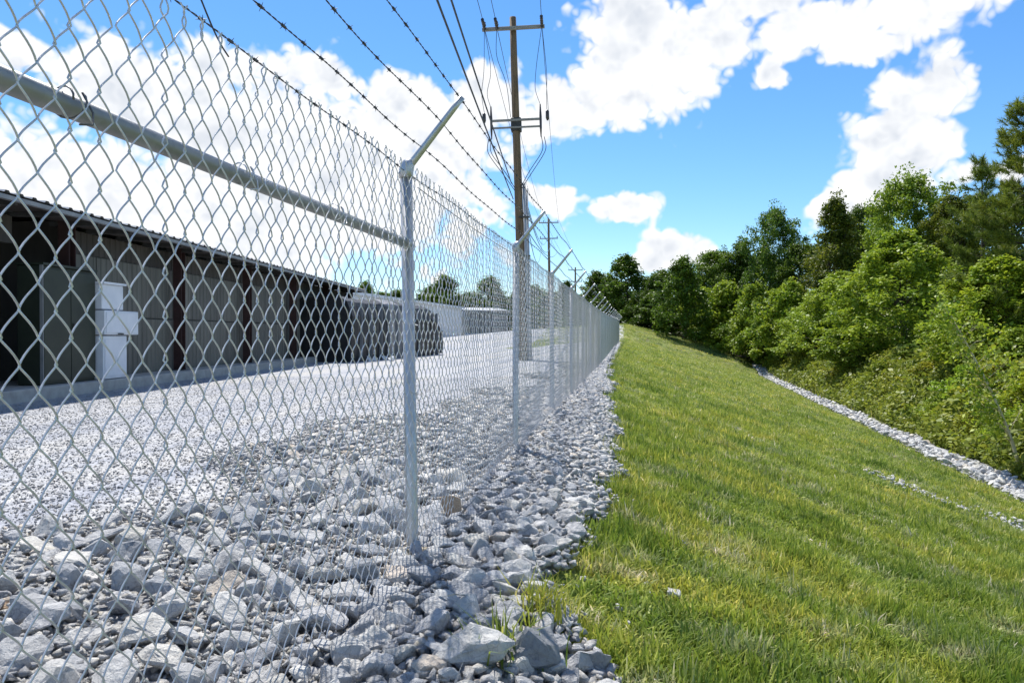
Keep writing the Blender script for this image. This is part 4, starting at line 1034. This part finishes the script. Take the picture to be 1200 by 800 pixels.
def gn_scatter(obj, sources):
    ng = bpy.data.node_groups.new(obj.name + '_scatter', 'GeometryNodeTree'); N = ng.nodes; L = ng.links
    ng.interface.new_socket('Geometry', in_out='INPUT', socket_type='NodeSocketGeometry'); ng.interface.new_socket('Geometry', in_out='OUTPUT', socket_type='NodeSocketGeometry')
    gi = N.new('NodeGroupInput'); go = N.new('NodeGroupOutput'); jn = N.new('GeometryNodeJoinGeometry')
    def attr(nm, ty):
        a = N.new('GeometryNodeInputNamedAttribute'); a.data_type = ty; a.inputs[0].default_value = nm; return a.outputs['Attribute']
    kind = attr('variant', 'INT'); rot = attr('turn', 'FLOAT_VECTOR'); sc = attr('size', 'FLOAT_VECTOR')
    for i, so_ in enumerate(sources):
        oi = N.new('GeometryNodeObjectInfo'); oi.inputs[0].default_value = so_; oi.inputs['As Instance'].default_value = True
        ip = N.new('GeometryNodeInstanceOnPoints'); L.new(gi.outputs[0], ip.inputs['Points']); L.new(oi.outputs['Geometry'], ip.inputs['Instance'])
        cp = N.new('FunctionNodeCompare'); cp.data_type = 'INT'; cp.operation = 'EQUAL'
        L.new(kind, [s for s in cp.inputs if s.enabled][0]); [s for s in cp.inputs if s.enabled][1].default_value = i
        L.new(cp.outputs[0], ip.inputs['Selection']); L.new(rot, ip.inputs['Rotation']); L.new(sc, ip.inputs['Scale'])
        L.new(ip.outputs[0], jn.inputs[0])
    L.new(jn.outputs[0], go.inputs[0])
    md = obj.modifiers.new('scatter', 'NODES'); md.node_group = ng
def point_mesh(name, P, turn, size, var):
    me = bpy.data.meshes.new(name); me.vertices.add(len(P)); me.vertices.foreach_set('co', np.asarray(P, np.float32).ravel())
    for nm, ty, fld, ar in (('turn', 'FLOAT_VECTOR', 'vector', turn), ('size', 'FLOAT_VECTOR', 'vector', size), ('variant', 'INT', 'value', var)):
        a = me.attributes.new(nm, ty, 'POINT'); a.data.foreach_set(fld, np.asarray(ar).astype(np.int32 if ty == 'INT' else np.float32).ravel())
    me.update(); return me
src = [bpy.data.objects.new('grass_tuft_source', tuft(k, 9, .075, .0075, .034)) for k in range(6)]
g = np.random.default_rng(9)
P = []
def patchn(X, Y): return np.sin(X * 2.3 + 1.7 * np.sin(Y * 1.3)) * np.sin(Y * 1.9 + 1.2 * np.sin(X * .9)) 
for (y0, y1, dens, lo, hi) in ((1.0, 4.0, 1250, .2, 5.5), (4, 7, 1000, .3, 8.5), (7, 12, 420, .3, 11), (12, 20, 190, .4, 13), (20, 36, 85, .4, 15), (36, 64, 42, .4, 17), (64, 92, 26, -8, 16)):
    A = (y1 - y0) * (hi - lo); n = int(A * dens); y = g.uniform(y0, y1, n); x = g.uniform(lo, hi, n)
    cam_y = y * math.cos(PSI) - (x - 1) * math.sin(PSI); cam_x = (x - 1) * math.cos(PSI) + y * math.sin(PSI)
    ok = (cam_x < cam_y * .80 + .8) & (x < Xd(y) + .1 * 0 - .2 + .15 * np.sin(y * 3))
    e = edge(np.minimum(y, 63)); pr = np.clip((x - e) / .24 + .22 + .38 * patchn(x * 3, y * 3), 0, 1); pr = np.where(y > 47, np.maximum(pr, .5), pr)
    pr = pr * np.where(patchn(x, y) > .82, .45, 1)
    ok &= g.random(n) < pr
    P.append(np.stack([x[ok], y[ok]], -1))
P = np.concatenate(P); x, y = P[:, 0], P[:, 1]; z = terrain(x, y); n = len(P)
dd = np.hypot(x - 1, y); grow = np.clip((dd / 5.5) ** .42, 1, 2.6)
nz = (1 + .3 * patchn(x * .8 + 3, y * .8)) * (1 + .45 * patchn(x * 3.1 + 1, y * 3.7)) * (1 + .35 * (g.random(n) ** 6) * 3)
turn = np.stack([g.normal(.0, .18, n), g.normal(.12, .18, n), g.random(n) * 6.28], -1)
size = np.stack([grow * 1.15, grow * 1.15, np.minimum(grow, 1.25) * nz * g.uniform(.7, 1.25, n)], -1)
lawn = link('lawn_grass', point_mesh('lawn_grass', np.stack([x, y, z], -1), turn, size, g.integers(0, 6, n))); tag(lawn, 'green and straw-coloured grass covering the slope beside the fence', 'grass', kind='stuff')
gn_scatter(lawn, src)
# rough undergrowth on the far bank and under the trees
def weed(seed):
    g = np.random.default_rng(seed); m = 60; P_ = g.normal(0, 1, (m, 3)) * np.array([.16, .16, .12]) + np.array([0, 0, .24]); return leaf_quads('weed_leaves', g, P_, .11, M['weedleaf'], .1)
ws = []
for k in range(3): o = bpy.data.objects.new('weed_source', weed(60 + k)); ws.append(o)
for k in range(2): o = bpy.data.objects.new('weed_source', tuft(80 + k, 14, .5, .016, .09)); ws.append(o)
n = 26000; y = 10 + 82 * g.random(n) ** 1.5; x = Xd(y) + 1.1 + (g.random(n) ** 1.3) * 14
cam_y = y * math.cos(PSI) - (x - 1) * math.sin(PSI); cam_x = (x - 1) * math.cos(PSI) + y * math.sin(PSI); ok = cam_x < cam_y * .85 + 2
x, y = x[ok], y[ok]; n = len(x); s = g.uniform(.45, 1.5, n) * (1 + .45 * np.sin(x * 1.3 + 1) * np.sin(y * 1.1)) + 1.1 * g.random(n) ** 9
und = link('undergrowth', point_mesh('undergrowth', np.stack([x, y, terrain(x, y)], -1), np.stack([g.normal(0, .15, n), g.normal(0, .15, n), g.random(n) * 6.28], -1), np.stack([s, s, s], -1), g.integers(0, 5, n)))
tag(und, 'rough green undergrowth covering the bank beneath the wood', 'undergrowth', kind='stuff')
gn_scatter(und, ws)
# weed tufts growing among the rocks
def weed_tuft(px, py, h, n, label, seed):
    d = (CAM[2] - .02) / ((py - HOR) / FPX); w = W(pxr(px, d), d); z = float(base_z(w[0], w[1])) + .03
    t = link('weed_tuft', tuft(seed, n, h, .0075, .05), None, (w[0], w[1], z)); tag(t, label, 'weed')
weed_tuft(590, 775, .19, 90, 'small dark green grass tuft growing among rocks beside the cracked block', 201)
weed_tuft(640, 715, .21, 130, 'larger green grass tuft spilling over rocks at the lawn edge', 202)
weed_tuft(612, 728, .16, 50, 'thin grass tuft between rocks left of the larger tuft', 203)
weed_tuft(700, 640, .13, 44, 'grass tuft among stones beside the flat pale slab', 204)
